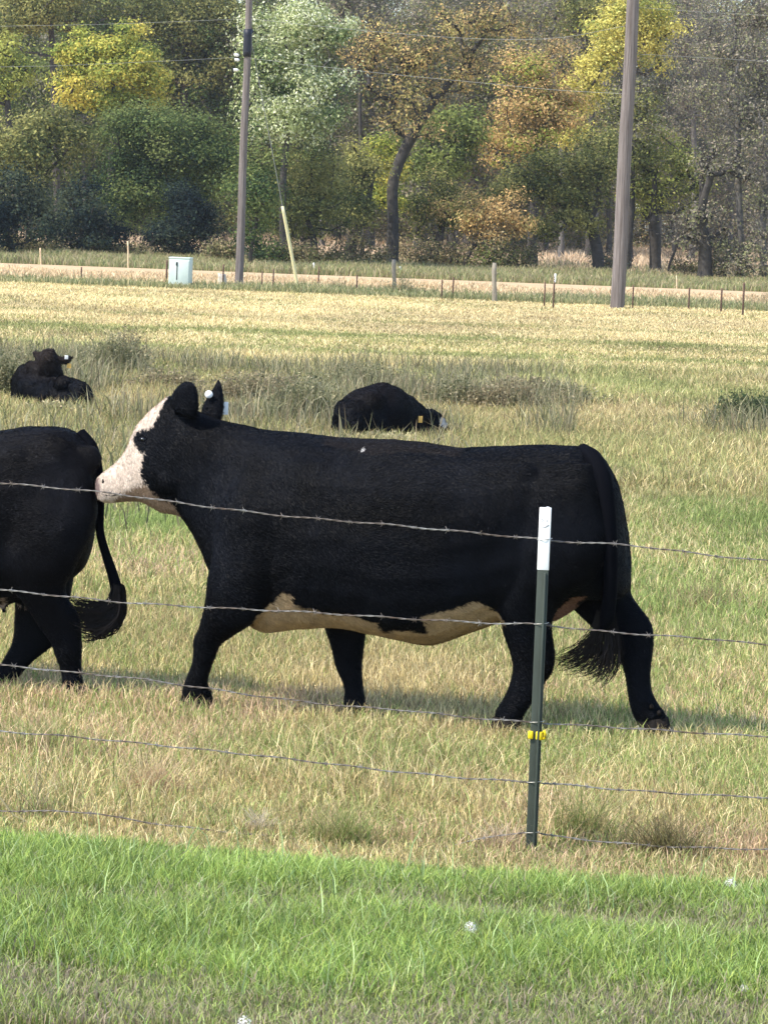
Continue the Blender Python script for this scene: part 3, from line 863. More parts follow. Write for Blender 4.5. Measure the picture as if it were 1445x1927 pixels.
    coat(root, me, V, cl.reshape(-1, 4), 130000, .017, fr)
    me.vertices.foreach_set('co', to_local(V, root).astype(np.float32).ravel()); me.update()
    link('body', me, root, M_hide, True)
    hoof(root, fr, ((113, 1304), (159, 1304)), ((108, 1326), (160, 1326)), .08, .045)
    hoof(root, fr, ((-34, 1300), (12, 1302)), ((-42, 1318), (8, 1318)), -.08, .045)
    hoof(root, fr, ((342 + dx, 1296), (398 + dx, 1296)), ((335 + dx, 1318), (398 + dx, 1318)), .085, .045)
    hoof(root, fr, ((645 + dx, 1300), (691 + dx, 1300)), ((640 + dx, 1314), (692 + dx, 1314)), -.06, .043)
    tail_and_switch(root, fr, [(150, 815, .0), (172, 845, .03), (184, 900, .06), (187, 950, .08), (188, 1000, .08), (200, 1045, .08), (213, 1085, .08), (220, 1118, .08), (212, 1140, .08)], [.03, .034, .03, .024, .02, .022, .026, .03, .02],
                    [[(216, 1100, .08), (210, 1128, .08), (188, 1140, .09), (160, 1142, .1), (134, 1140, .1), (118, 1120, .1)], [(220, 1100, .08), (217, 1138, .08), (196, 1152, .09), (166, 1154, .1), (140, 1148, .1), (124, 1136, .1)],
                     [(224, 1102, .08), (222, 1148, .08), (204, 1168, .09), (178, 1172, .1), (150, 1164, .1), (128, 1150, .1)], [(228, 1104, .08), (227, 1146, .08), (214, 1172, .09), (192, 1186, .1), (166, 1190, .1), (142, 1180, .1)], [(231, 1108, .08), (230, 1142, .08), (218, 1170, .09), (198, 1188, .1), (178, 1197, .1), (158, 1204, .1)]], 420, .0042)
leading_cow()

# ---- two cows lying in the weeds behind
def lying_right():
    b = R(28)
    O = G(735, 826)
    fr = Frame(O, (math.cos(b), math.sin(b), 0))
    root = empty('cow', (O.x, O.y, 0), 'black cow lying down with its head stretched right and a yellow ear tag', 'cow', rz=fr.ang())
    bm = bmesh.new()
    loft(bm, fr, [((636, 770), (634, 822), .13, 0), ((650, 750), (648, 828), .25, 0), ((670, 736), (668, 832), .31, 0), ((692, 727), (690, 834), .34, 0), ((720, 722), (720, 836), .36, 0), ((745, 728), (745, 836), .32, 0), ((766, 741), (766, 832), .25, 0),
                  ((785, 757), (784, 824), .16, 0), ((799, 769), (797, 818), .10, 0), ((812, 770), (808, 818), .11, 0), ((824, 776), (818, 818), .10, 0), ((833, 787), (828, 818), .07, 0), ((840, 799), (834, 820), .055, 0), ((845, 808), (840, 821), .05, 0)])
    for c, r, lat in (((650, 775), .13, .10), ((765, 765), .13, .06), ((700, 758), .14, .22), ((668, 790), .15, .22)):
        q = fr.pt(*c, lat); bmesh.ops.create_uvsphere(bm, u_segments=16, v_segments=10, radius=r, matrix=Matrix.Translation(q))
    loft(bm, fr, [((640, 770), (640, 822), .07, .16), ((660, 752), (662, 826), .12, .2), ((690, 752), (692, 828), .13, .24), ((716, 775), (718, 828), .1, .27), ((738, 800), (738, 828), .06, .28)], 4, 16)
    loft(bm, fr, [((742, 770), (742, 826), .06, .2), ((760, 768), (760, 826), .09, .19), ((780, 785), (780, 826), .07, .17), ((798, 806), (798, 826), .05, .16)], 4, 14)
    loft(bm, fr, [((800, 778), (804, 790), .03, .11), ((794, 778), (798, 792), .035, .15), ((787, 780), (791, 790), .022, .19), ((783, 783), (785, 787), .01, .21)], 3, 10)
    me, V = skin_mesh(bm, 'body', .02, 4, root)
    V = relief(V, .022, 21)
    paint(me, V, fr, [([(828, 786), (834, 784), (842, 800), (839, 806), (832, 798)], (.7, .66, .62), 'both')], 2, .5)
    cl = np.empty(len(V) * 4, np.float32); me.color_attributes['Col'].data.foreach_get('color', cl)
    coat(root, me, V, cl.reshape(-1, 4), 30000, .03, fr, width=.003)
    me.vertices.foreach_set('co', to_local(V, root).astype(np.float32).ravel()); me.update()
    link('body', me, root, M_hide, True)
    mb = MB(); c = fr.pt(791, 789, .27)
    mb.box(c, (.045, .006, .07), R(15), .001); mb.build('ear_tag', M_yellow_tag, root, False, True)
    P = catmull([fr.pt(x, y, l) for x, y, l in ((660, 752, .0), (646, 775, .05), (640, 800, .08), (650, 822, .12))], 5)
    mb = MB(); mb.tube(P, np.linspace(.035, .02, len(P)), 8); mb.build('tail', M_black, root, True, True)

def lying_left():
    O = G(96, 768)
    b = R(142)
    fr = Frame(O, (math.cos(b), math.sin(b), 0))
    fc = Frame(O, (-1, 0, 0))
    root = empty('cow', (O.x, O.y, 0), 'black cow lying at left with its head raised among tall weeds', 'cow', rz=fr.ang())
    bm = bmesh.new()
    loft(bm, fr, [((160, 742), (160, 768), .14, 0), ((148, 724), (148, 774), .25, 0), ((128, 712), (128, 778), .31, 0), ((100, 702), (100, 778), .33, 0), ((74, 688), (74, 778), .32, 0), ((56, 684), (56, 774), .26, 0), ((43, 692), (44, 768), .2, 0), ((36, 712), (37, 758), .12, 0)])
    for c, r, lat in (((150, 735), .11, .15), ((62, 700), .12, .15), ((120, 722), .1, .2)):
        q = fr.pt(*c, lat); bmesh.ops.create_uvsphere(bm, u_segments=16, v_segments=10, radius=r, matrix=Matrix.Translation(q))
    # neck and head, turned towards the back
    loft(bm, fc, [((58, 705), (118, 718), .16, .0), ((64, 690), (117, 700), .15, .05), ((68, 676), (114, 684), .13, .08), ((76, 665), (108, 672), .11, .1), ((80, 659), (103, 659), .08, .1)], 4, 18)
    loft(bm, fc, [((80, 668), (106, 668), .10, -.05), ((80, 684), (106, 684), .1, -.18), ((84, 697), (102, 697), .075, -.28), ((86, 704), (100, 704), .05, -.34)], 4, 16)
    loft(bm, fc, [((80, 668), (80, 682), .03, .08), ((72, 663), (74, 677), .035, .08), ((65, 662), (66, 675), .03, .08), ((61, 665), (61, 670), .012, .08)], 3, 10)
    loft(bm, fc, [((104, 668), (104, 682), .03, .08), ((116, 670), (116, 684), .032, .08), ((127, 668), (128, 684), .034, .08), ((134, 668), (134, 680), .022, .08), ((137, 670), (137, 674), .010, .08)], 3, 10)
    loft(bm, fr, [((165, 745), (165, 770), .07, .14), ((150, 738), (150, 774), .12, .2), ((128, 742), (128, 776), .12, .24), ((108, 755), (108, 776), .07, .26)], 4, 14)
    me, V = skin_mesh(bm, 'body', .02, 4, root)
    V = relief(V, .028, 33)
    paint(me, V, fr, [], 2, .9)
    cl = np.empty(len(V) * 4, np.float32); me.color_attributes['Col'].data.foreach_get('color', cl)
    coat(root, me, V, cl.reshape(-1, 4), 30000, .03, fr, width=.003)
    me.vertices.foreach_set('co', to_local(V, root).astype(np.float32).ravel()); me.update()
    link('body', me, root, M_hide, True)
    mb = MB(); mb.box(fc.pt(125, 672, .13), (.04, .006, .045), R(10), .001); mb.build('ear_tag', M_white_tag, root, False, True)
    mb = MB(); mb.box(fc.pt(130, 688, .1), (.05, .006, .055), R(-10), .001); mb.build('ear_tag', M_yellow_tag, root, False, True)
lying_right()
lying_left()

# ------------------------------------------------------------------ near fence
FD = Vector((FB.x - FA.x, FB.y - FA.y, 0)).normalized()
FN = Vector((FD.y, -FD.x, 0))
if FN.y > 0: FN = -FN
def on_fence(px, py, off=0.0):
    d = ray(px, py)
    t = (Vector((FB.x, FB.y, 0)) + FN * off - CAMP).dot(FN) / d.dot(FN)
    return CAMP + d * float(t)

def t_post():
    base = Vector((FB.x, FB.y, 0))
    rz = math.atan2(FD.y, FD.x) + R(-6)
    root = empty('fence_post', base, 'dark green steel post with a white painted top and yellow clip', 'fence post', rz=rz)
    def tsec(z0, z1, grow=0.0):
        mb = MB()
        a = .0205 + grow; tk = .0045 + grow
        # flange towards the camera, rib behind it, anchored in the soil
        mb.box((0, -.030, (z0 + z1) / 2), (2 * a, 2 * tk, z1 - z0), 0, .0018)
        mb.box((.004, -.030 + tk + .018, (z0 + z1) / 2), (.008 + 2 * grow, .036, z1 - z0), 0, .001)
        return mb
    top = on_fence(1028, 955, .03).z
    wz = on_fence(1024, 1073, .03).z
    tsec(-.15, wz).build('shaft', M_greenpaint, root)
    tsec(wz, top, .0012).build('painted_top', M_whitepaint, root)
    mb = MB(); mb.box((.010, -.0405, wz / 2 - .08), (.0075, .012, wz + .14), 0, .001); mb.build('rib', M_greenpaint, root)
    # faded scribble: two small marks and a curved line
    mb = MB(); zz = top - .048; yy = -.0362
    for cx, s in ((-.010, 1), (.007, -1)):
        mb.tube([(cx - .003, yy, zz + .004), (cx + .002 * s, yy, zz + .005), (cx + .003, yy, zz), (cx, yy, zz - .003), (cx + .003, yy, zz - .006)], .0009, 5)
    mb.tube([(-.016, yy, zz - .018), (-.010, yy, zz - .023), (-.003, yy, zz - .026), (.004, yy, zz - .024), (.010, yy, zz - .019), (.016, yy, zz - .016)], [.0006, .0008, .001, .0012, .0016, .002], 5)
    mb.build('scribble', M_ink, root)
    # yellow clip-on insulator
    zi = on_fence(1014, 1384, .03).z
    mb = MB()
    mb.box((-.0195, -.036, zi), (.019, .016, .03), R(8), .004)
    mb.box((.012, -.036, zi - .001), (.024, .016, .032), R(-6), .005)
    mb.tube([(.022, -.034, zi - .012), (.034, -.034, zi - .008), (.036, -.034, zi + .004), (.030, -.034, zi + .018), (.024, -.034, zi + .010)], .006, 8)
    mb.box((.004, -.024, zi), (.05, .008, .012), 0, .002)
    mb.build('insulator', M_yellow, root)
    # wire clips round the flange
    for px, py in ((1026, 1015), (1021, 1174), (1012, 1359), (1005, 1472), (1002, 1567)):
        z = on_fence(px, py, .03).z
        mb = MB()
        mb.tube([(-.027, -.018, z - .004), (-.024, -.034, z - .003), (0, -.0415, z), (.024, -.034, z + .003), (.027, -.018, z + .004)], .0014, 6)
        mb.build('wire_clip', M_clip, root)
t_post()

WIRES = [
 ('topmost barbed wire strand crossing the walking cow and the white post top', [(-260, 890), (0, 910), (180, 926), (330, 945), (530, 970), (700, 985), (860, 999), (1015, 1014), (1040, 1017), (1180, 1026), (1300, 1040), (1390, 1050), (1445, 1055), (1750, 1075)]),
 ('second barbed wire strand from the top, crossing the cow at belly height', [(-260, 1092), (0, 1110), (125, 1122), (235, 1133), (385, 1143), (480, 1148), (640, 1156), (790, 1165), (940, 1173), (1015, 1175), (1110, 1186), (1225, 1195), (1350, 1204), (1445, 1214), (1750, 1240)]),
 ('middle barbed wire strand running across the feet of the cow', [(-260, 1235), (0, 1252), (50, 1256), (155, 1268), (250, 1277), (390, 1296), (480, 1309), (640, 1328), (760, 1337), (900, 1352), (1012, 1360), (1100, 1366), (1230, 1374), (1350, 1381), (1445, 1386), (1750, 1402)]),
 ('fourth barbed wire strand from the top, below the hooves over dry grass', [(-260, 1360), (0, 1377), (150, 1388), (330, 1406), (550, 1430), (720, 1450), (870, 1464), (1000, 1473), (1050, 1477), (1200, 1489), (1330, 1497), (1445, 1502), (1750, 1520)]),
 ('lowest barbed wire strand sagging into the grass at the foot of the post', [(-260, 1524), (0, 1526), (80, 1527), (170, 1530), (215, 1538), (300, 1551), (540, 1578), (700, 1592), (820, 1594), (900, 1580), (996, 1566), (1040, 1574), (1200, 1591), (1330, 1597), (1445, 1600), (1750, 1610)])]
def barbed(label, pts, si):
    P = np.array([[*on_fence(x, y)] for x, y in pts])
    C = catmull(P, 40)
    seg = np.linalg.norm(np.diff(C, axis=0), axis=1); L = np.concatenate([[0], np.cumsum(seg)])
    s = np.arange(0, L[-1], .012)
    C = np.stack([np.interp(s, L, C[:, k]) for k in range(3)], 1)
    C[:, 2] += .0022 * np.sin(s * 23 + si) + .004 * (vnoise(s * 3.1, s * 0 + si, 5) - .5)
    mb = MB()
    n = np.array(FN); up = np.array((0, 0, 1.0))
    for q in (0, 1):
        ph = s * 80 + q * np.pi
        mb.tube(C + .0019 * (np.cos(ph)[:, None] * n + np.sin(ph)[:, None] * up), .00165, 5)
    if si == 3:                              # a splice bunched up beside the post
        for k in range(2):
            a = int(np.argmin(np.abs(proj(C)[:, 0] - (980 if k == 0 else 1060))))
            ph = s[a - 7:a + 7] * 300
            mb.tube(C[a - 7:a + 7] + .005 * (np.cos(ph)[:, None] * n + np.sin(ph)[:, None] * up), .002, 5)
    o = mb.build('barbed_wire', M_wire)
    tag(o, label, 'barbed wire', 'barbed wire strands of the near fence')
    a = .05 + .02 * si
    mb = MB()
    while a < s[-1]:
        k = int(a / .012)
        c = C[min(k, len(C) - 1)]; d = np.array(FD)
        for q in (0, 1):
            th = rng.random() * 6.28
            v = np.cos(th) * n + np.sin(th) * up
            w = d * (.3 + .4 * rng.random()) * (1 if q else -1)
            mb.tube([c - (v + w) * .014, c, c + (v - w) * .014], [.0006, .0014, .0006], 4)
        ph = np.linspace(0, 12, 14)
        mb.tube(c + d * np.linspace(-.006, .006, 14)[:, None] + .0042 * (np.cos(ph)[:, None] * n + np.sin(ph)[:, None] * up), .0012, 4)
        a += .115 + .02 * rng.random()
    b = mb.build('barb', M_wire, o); b['kind'] = 'stuff'
for i, (lb, pts) in enumerate(WIRES):
    barbed(lb, pts, i)

# ------------------------------------------------------------------ utility poles, cables, guy wire, cabinet
def upole(px, py, topx, wbase, wtop, label, height, sleeve=None):
    b = G(px, py); Y = b.y; k = FOC / (Y / math.cos(PITCH))
    root = empty('utility_pole', b, label, 'utility pole')
    rb, rt = wbase / FOC * Y / 2, wtop / FOC * Y / 2
    lean = (AT(topx, 0, Y) - b); tz = lean.z
    zs = np.linspace(-1.2, height, 30)
    P = np.stack([lean.x / tz * zs, 0 * zs, zs], 1)
    P[:, 0] += .012 * np.sin(zs * 1.1)
    rr = np.interp(zs, [-1.2, 0, tz, height], [rb * 1.02, rb, rt, rt - (rb - rt) * (height - tz) / tz])
    mb = MB(); mb.tube(P, rr, 20); mb.build('pole', M_pole, root, True)
    z = height - .5
    mb = MB(); mb.box((lean.x / tz * z, -rt - .06, z), (2.4, .1, .12), R(4), .01); mb.build('crossarm', M_greywood, root)
    for dx in (-1.05, .0, 1.05):
        mb = MB(); x0 = lean.x / tz * z + dx
        mb.tube([(x0, -rt - .06, z + .06), (x0, -rt - .06, z + .12), (x0, -rt - .06, z + .15), (x0, -rt - .06, z + .2), (x0, -rt - .06, z + .24)], [.02, .05, .035, .055, .03], 12)
        mb.build('insulator', M_porcelain, root, True)
    return root, b, lean / tz, rt
rL, bL, lL, rtL = upole(449, 541, 469, 16, 12.5, 'slim grey utility pole with a black sleeve, beside the green cabinet', 12.5)
def on_pole(b, l, z, y=0.0): return Vector((b.x + l.x * z, b.y + y, z))
def zat(b, px, py): return AT(px, py, b.y).z
z1, z2 = zat(bL, 463, 106), zat(bL, 466, 54)
mb = MB(); zz = np.linspace(z1, z2, 6)
mb.tube([(lL.x * z + .0, 0, z) for z in zz], rtL * 1.32, 20); mb.build('sleeve', M_sleeve, rL, True)
for (x, y) in ((445, 103), (446, 112), (444, 131), (470, 36)):
    p = AT(x, y, bL.y) - bL
    mb = MB(); mb.tube([p + Vector((.09, 0, 0)), p + Vector((.03, 0, 0)), p + Vector((-.02, 0, .01)), p + Vector((-.07, 0, 0))], [.015, .055, .045, .05], 10)
    mb.build('insulator', M_porcelain, rL, True)
rR, bR, lR, rtR = upole(1161, 580, 1191, 27, 23.5, 'thick weathered utility pole standing in front of the yellow maple', 11.5)

CABLES = [('upper cable running left from the slim pole', [(-500, 60, 0), (0, 48.5, 0), (180, 45, 0), (300, 41, 0), (466, 34, 0)], bL.y, bL.y),
          ('lower cable running left from the slim pole insulator', [(-500, 138, 0), (0, 125, 0), (100, 123, 0), (310, 114, 0), (446, 107, 0)], bL.y, bL.y),
          ('upper cable strung between the two utility poles', [(467, 34, 0), (690, 57, 0), (900, 72, 0), (1050, 70, 0), (1190, 45, 0)], bL.y, bR.y),
          ('lower cable strung between the two utility poles', [(464, 108, 0), (700, 135, 0), (905, 155, 0), (1040, 168, 0), (1182, 176, 0)], bL.y, bR.y),
          ('upper cable running right from the thick pole', [(1190, 12, 0), (1290, 19.5, 0), (1400, 26, 0), (1445, 28, 0), (1900, 50, 0)], bR.y, bR.y),
          ('lower cable running right from the thick pole', [(1186, 100, 0), (1270, 104.5, 0), (1400, 112, 0), (1445, 115, 0), (1900, 140, 0)], bR.y, bR.y)]
for lb, pts, y0, y1 in CABLES:
    xs = [p[0] for p in pts]
    P = [AT(x, y, (y0 + (y1 - y0) * (x - xs[0]) / (xs[-1] - xs[0])) - .02) for x, y, _ in pts]
    mb = MB(); mb.tube(catmull(P, 14), .0048, 6)
    tag(mb.build('power_cable', M_cable, None, True), lb, 'cable', 'overhead cables')

g0 = G(561, 543); g1 = AT(466, 40, bL.y)
dirg = (g1 - g0)
def ong(px, py):
    # height along the guy from the pixel row
    ts = np.linspace(0, 1, 400); P = proj(np.array([list(g0 + dirg * t) for t in ts]))
    return ts[int(np.argmin(np.abs(P[:, 1] - py)))]
gr = empty('guy_wire', g0, 'slanting guy wire with a long yellow guard, right of the slim pole', 'guy wire')
mb = MB(); mb.tube([g0 + dirg * t for t in np.linspace(0, 1, 12)], .012, 6); mb.build('wire', M_cable, gr, True, True)
t1 = ong(531, 388)
mb = MB(); mb.tube([g0 + dirg * t for t in np.linspace(.0, t1, 14)], [.05] * 13 + [.045], 10); mb.build('guard', M_guard, gr, True, True)
mb = MB(); mb.tube([g0 + Vector((0, 0, -.2)), g0 + Vector((0, 0, .06))], .03, 8); mb.build('anchor_rod', M_rust, gr, True, True)

def cabinet():
    b = G(339, 540)
    root = empty('utility_cabinet', b, 'pale green metal utility cabinet standing by the far fence', 'utility cabinet', rz=R(-7))
    k = b.y / FOC
    w = 40 * k; hgt = 56 * k
    mb = MB(); mb.box((0, 0, .03), (w * 1.02, w * .9, .1), 0, .02); mb.build('concrete_pad', M_concrete, root)
    mb = MB(); mb.box((0, 0, .06 + (hgt - .1) / 2), (w, w * .8, hgt - .1), 0, .02); mb.build('housing', M_box, root)
    mb = MB(); mb.box((0, 0, hgt - .02), (w + .02, w * .8 + .02, .05), 0, .015); mb.build('lid', M_box, root)
    mb = MB(); mb.box((w * .12, -w * .4 - .008, hgt * .5), (w * .68, .014, hgt * .8), 0, .006); d = mb.build('door', M_box, root)
    mb = MB(); mb.box((-w * .12, -w * .4 - .022, hgt * .78), (.05, .03, .1), 0, .006); mb.build('handle', M_boxdark, d)
    mb = MB(); mb.box((-w * .1 - w * .0, -w * .4 - .018, hgt * .55), (.028, .012, hgt * .6), 0, .003); mb.build('seam_strip', M_boxdark, root)
cabinet()

# ------------------------------------------------------------------ far fence posts and stakes
def post_at(px, ytop, ybase, wpx, kind, label):
    b = G(px, ybase)
    top = AT(px, ytop, b.y).z
    w = wpx / FOC * b.y / 2
    tl = AT(px + rng.normal(0, 1), ytop, b.y).x - b.x
    mb = MB()
    name, m, cat = {'steel': ('fence_post', M_rust, 'fence post'), 'wood': ('fence_post', M_greywood, 'fence post'), 'tan': ('marker_stake', M_tanwood, 'stake'), 'white': ('marker_stake', M_whitepaint, 'stake')}[kind]
    zs = np.linspace(-.25, top, 7)
    if kind == 'steel':
        root = empty(name, b, label, cat, 'far fence posts along the road')
        mb.box((tl * .3, 0, top / 2 - .1), (2 * w, .012, top + .2)); mb.box((tl * .3, .02, top / 2 - .1), (.01, .03, top + .2))
        z = .1
        while z < top - .05:
            mb.box((tl * .3, -.009, z), (w * .7, .008, .03)); z += .06
        mb.build('shaft', m, root)
        return root, top, w
    rad = w * (1 + .1 * np.sin(zs * 9 + px)) * np.linspace(1.05, .92, 7)
    P = np.stack([tl * zs / top + .01 * np.sin(zs * 6 + px), 0 * zs, zs], 1)
    mb.tube(P, rad, 10 if kind == 'wood' else 6)
    o = mb.build(name, m, None, True); o.location = b
    tag(o, label, cat, 'far fence posts along the road' if kind == 'wood' else 'marker stakes beyond the road')
    return o, top, w
POSTS = [(77, 466, 502, 3, 'tan', 'tan stake beyond the road at far left, left of the taller one'), (153, 502, 527, 3, 'steel', 'short rusty fence post standing alone in the orange verge at far left'), (242, 453, 507, 3.4, 'tan', 'tallest tan stake beyond the road, left of the green cabinet'),
         (313, 489, 531, 3.4, 'steel', 'dark fence post touching the left side of the green cabinet'), (420, 497, 541, 3, 'steel', 'dark fence post just left of the slim utility pole'), (493, 510, 547, 2.6, 'steel', 'thin dark fence post, first right of the slim utility pole'),
         (514, 505, 547, 2.8, 'steel', 'thin dark fence post, second right of the slim utility pole'), (592, 494, 518, 3, 'white', 'white stake beyond the road, right of the yellow guy guard'), (599, 501, 540, 2.8, 'steel', 'dark fence post right of the yellow guy guard beside a white stake'),
         (671, 517, 553, 3, 'steel', 'dark fence post below the leaning dark trunk'), (742, 488, 549, 8, 'wood', 'split grey wooden fence post with brush at its foot, below the small gold tree'), (754, 501, 516, 3.2, 'white', 'white stake beyond the road, next to the split grey wooden post'),
         (831, 526, 563, 3, 'steel', 'rusty fence post left of its close neighbour, left of the thick wooden post'), (852, 521, 562, 3, 'steel', 'rusty fence post nearest the left of the thick wooden post'), (930, 494, 568, 9, 'wood', 'thick grey wooden fence post, widest of the far fence'),
         (1024, 530, 579, 2.8, 'steel', 'plain rusty fence post just left of the white-tipped one'), (1042, 515, 581, 3.2, 'steel', 'far fence post with a white painted tip'), (1114, 517, 534, 2.6, 'tan', 'tan stake beyond the road, left of the thick utility pole'), (1191, 536, 580, 3, 'steel', 'rusty fence post just right of the thick utility pole'),
         (1274, 518, 547, 2.6, 'tan', 'tan stake beyond the road, right of the thick utility pole'), (1296, 541, 584, 3.2, 'steel', 'rusty fence post midway between the thick utility pole and right edge'), (1357, 542, 588, 3.4, 'steel', 'rusty fence post, second from the right edge'), (1398, 531, 595, 3.6, 'steel', 'tall rusty fence post nearest the right edge')]
for p in POSTS:
    o, top, w = post_at(*p)
    if p[0] == 1042:
        mb = MB(); mb.box((0, 0, top - .11), (2.2 * w, .018, .24), 0, .003); mb.build('painted_tip', M_whitepaint, o)
# pale sack and bits of litter by the slim pole
b = G(417, 541); k = b.y / FOC
bm = bmesh.new(); bmesh.ops.create_cube(bm, size=1); bmesh.ops.subdivide_edges(bm, edges=bm.edges[:], cuts=4, use_grid_fill=True)
for v in bm.verts:
    v.co = Vector((v.co.x * 17 * k * (1 - .25 * (v.co.z + .5)), v.co.y * .25, (v.co.z + .5) * 25 * k)) + Vector(noise.noise_vector(v.co * 3)) * .05
mb = MB(); mb.bm(bm); o = mb.build('feed_sack', mat('dull_white_cloth', base=(.6, .54, .46), rough=.9, noise_sc=5, noise_amt=.2), None, True); o.location = b + Vector((0, .25, 0))
tag(o, 'whitish sack slumped behind a fence post left of the slim pole', 'sack')

# ------------------------------------------------------------------ plants in the field
def clump(px, py, wpx, hpx, n, cols, label, name='weed_clump', cat='weeds', group='weed clumps in the field', leaf=.05, leaves=10, depth=.6, spread=.3, stemr=.005, lean=.25):
    wc = name == 'weed_clump'; n = int(n * (3.2 if wc else 1.6)); hpx = hpx * (1 if wc else 1.3)
    leaf = leaf if not wc else leaf * .8
    b = G(px, py); k = b.y / FOC
    W_, H_ = wpx * k, hpx * k
    V = []; Q = []; C = []; off = 0
    root = b
    for i in range(n):
        x0 = rng.normal(0, W_ * spread * 1.25); y0 = rng.normal(0, W_ * depth * spread)
        h = H_ * (.3 + .75 * rng.random() ** 1.3) * (1 - .35 * min(1, abs(x0) / (W_ * .6 + 1e-6)))
        lx, ly = rng.normal(0, lean * h * .5, 2)
        t = np.linspace(0, 1, 5)[:, None]
        P = np.array([x0, y0, -.02]) + t * np.array([0, 0, h]) + t ** 1.8 * np.array([lx, ly, -.06 * h])
        c = np.array(cols[rng.integers(len(cols))]) * (.75 + .5 * rng.random())
        a = rng.random() * np.pi; sd = np.array([math.cos(a), math.sin(a), 0]) * stemr
        w = np.linspace(1, .3, 5)[:, None]
        V.append(np.stack([P - sd * w, P + sd * w], 1).reshape(-1, 3)); C.append(np.tile(c, (10, 1)))
        Q.append(np.arange(4)[:, None] * 2 + off + np.array([[0, 1, 3, 2]])); off += 10
        m = leaves
        tt = .15 + .85 * rng.random(m)
        base = np.stack([np.interp(tt, t[:, 0], P[:, q]) for q in range(3)], 1)
        d = rng.normal(0, 1, (m, 3)); d[:, 2] = np.abs(d[:, 2]) * .8; d /= np.linalg.norm(d, axis=1)[:, None]
        L = leaf * (.5 + rng.random(m))[:, None]
        s_ = np.cross(d, rng.normal(0, 1, (m, 3))); s_ /= np.linalg.norm(s_, axis=1)[:, None]
        vv = np.stack([base, base + d * L * .55 + s_ * L * .22, base + d * L, base + d * L * .55 - s_ * L * .22], 1).reshape(-1, 3)
        V.append(vv); cc = np.array(cols)[rng.integers(0, len(cols), m)] * (.7 + .6 * rng.random(m))[:, None]
        C.append(np.repeat(cc, 4, 0)); Q.append(np.arange(m)[:, None] * 4 + off + np.arange(4)[None]); off += 4 * m
    me = np_mesh(name, np.concatenate(V), [np.concatenate(Q)], np.concatenate(C))
    o = link(name, me, None, M_grass); o.location = b
    return tag(o, label, cat, group)
OL = [(.17, .175, .085), (.25, .235, .13), (.14, .15, .07), (.36, .33, .2)]
TN = [(.33, .28, .17), (.25, .2, .12), (.4, .34, .21), (.2, .19, .1)]
DK = [(.05, .085, .035), (.08, .11, .045), (.04, .06, .03), (.13, .15, .06)]
for a in [(8, 752, 60, 110, 120, OL, 'tall olive weeds left of the left lying cow'), (215, 708, 80, 100, 150, OL, 'tall grey green weed clump right of the left lying cow'), (240, 700, 40, 105, 60, TN, 'thin pale weed stalks at the right end of the tall clump'),
          (320, 735, 110, 60, 110, TN, 'low reddish brown weeds above the cow forehead'), (470, 765, 130, 85, 170, TN, 'brown weed patch between the cow ear and the right lying cow'), (580, 800, 110, 110, 180, OL, 'olive weed patch touching the rump of the right lying cow'),
          (690, 740, 140, 70, 150, OL, 'weeds standing behind the right lying cow'), (860, 770, 90, 80, 110, OL, 'grey olive weeds right of the lying cow behind its head'), (950, 775, 130, 85, 180, TN, 'wide tan weed patch right of the right lying cow'), (1060, 765, 100, 55, 90, OL, 'low sparse olive weeds in mid field, right of the tan patch'),
          (1395, 806, 95, 85, 170, DK, 'dark green bushy weed at the right edge'), (1440, 790, 70, 60, 90, DK, 'dark green weed cut off by the right edge behind another'), (640, 548, 60, 28, 60, TN, 'dry brown weeds at the far fence below the leaning trunk'), (1440, 575, 80, 30, 60, TN, 'dry weeds at the far fence at right edge'),
          (735, 838, 150, 30, 120, [(.5, .42, .25), (.4, .36, .2), (.3, .29, .15)], 'straw fringe in front of the right lying cow'), (100, 782, 120, 32, 110, [(.5, .42, .25), (.4, .36, .2), (.3, .29, .15)], 'straw fringe in front of the left lying cow'),
          (400, 790, 120, 55, 110, OL, 'olive weeds just above the neck of the walking cow'), (530, 745, 120, 55, 110, TN, 'reddish weeds at the back of the weed patch left of the right lying cow'), (1010, 745, 90, 45, 90, TN, 'brown weeds at the back of the wide tan patch'),
          (60, 705, 80, 70, 90, OL, 'weeds behind the left lying cow'), (760, 555, 60, 45, 70, OL, 'grey brush around the split grey wooden fence post')]:
    clump(*a)
def weed_band(y0, y1, dens):
    x, y = scatter(y0, y1, dens, 1.3)
    p = proj(np.stack([x, y, 0 * x], 1))
    m = (fbm(x * .5, y * .22, 131) + .16 * np.exp(-((p[:, 0] - 640) / 330) ** 2) + .12 * (p[:, 0] < 280) - .1 * (p[:, 0] > 1080)) > .57
    x, y = x[m], y[m]; n = len(x)
    c = np.array(OL + TN[:2])[rng.integers(0, 6, n)] * (.6 + .8 * rng.random(n))[:, None]
    return blades(x, y, (.1 + .42 * rng.random(n) ** 1.8) * (.5 + 1.0 * fbm(x * .8, y * .4, 141)), .008 + .008 * rng.random(n), .1 + .7 * rng.random(n), c)
tag(grass_object('tall_weeds', 'loose grey green weeds standing around the lying cows', [weed_band(37.5, 54, 260), weed_band(25, 36, 60)]), cat='weeds')
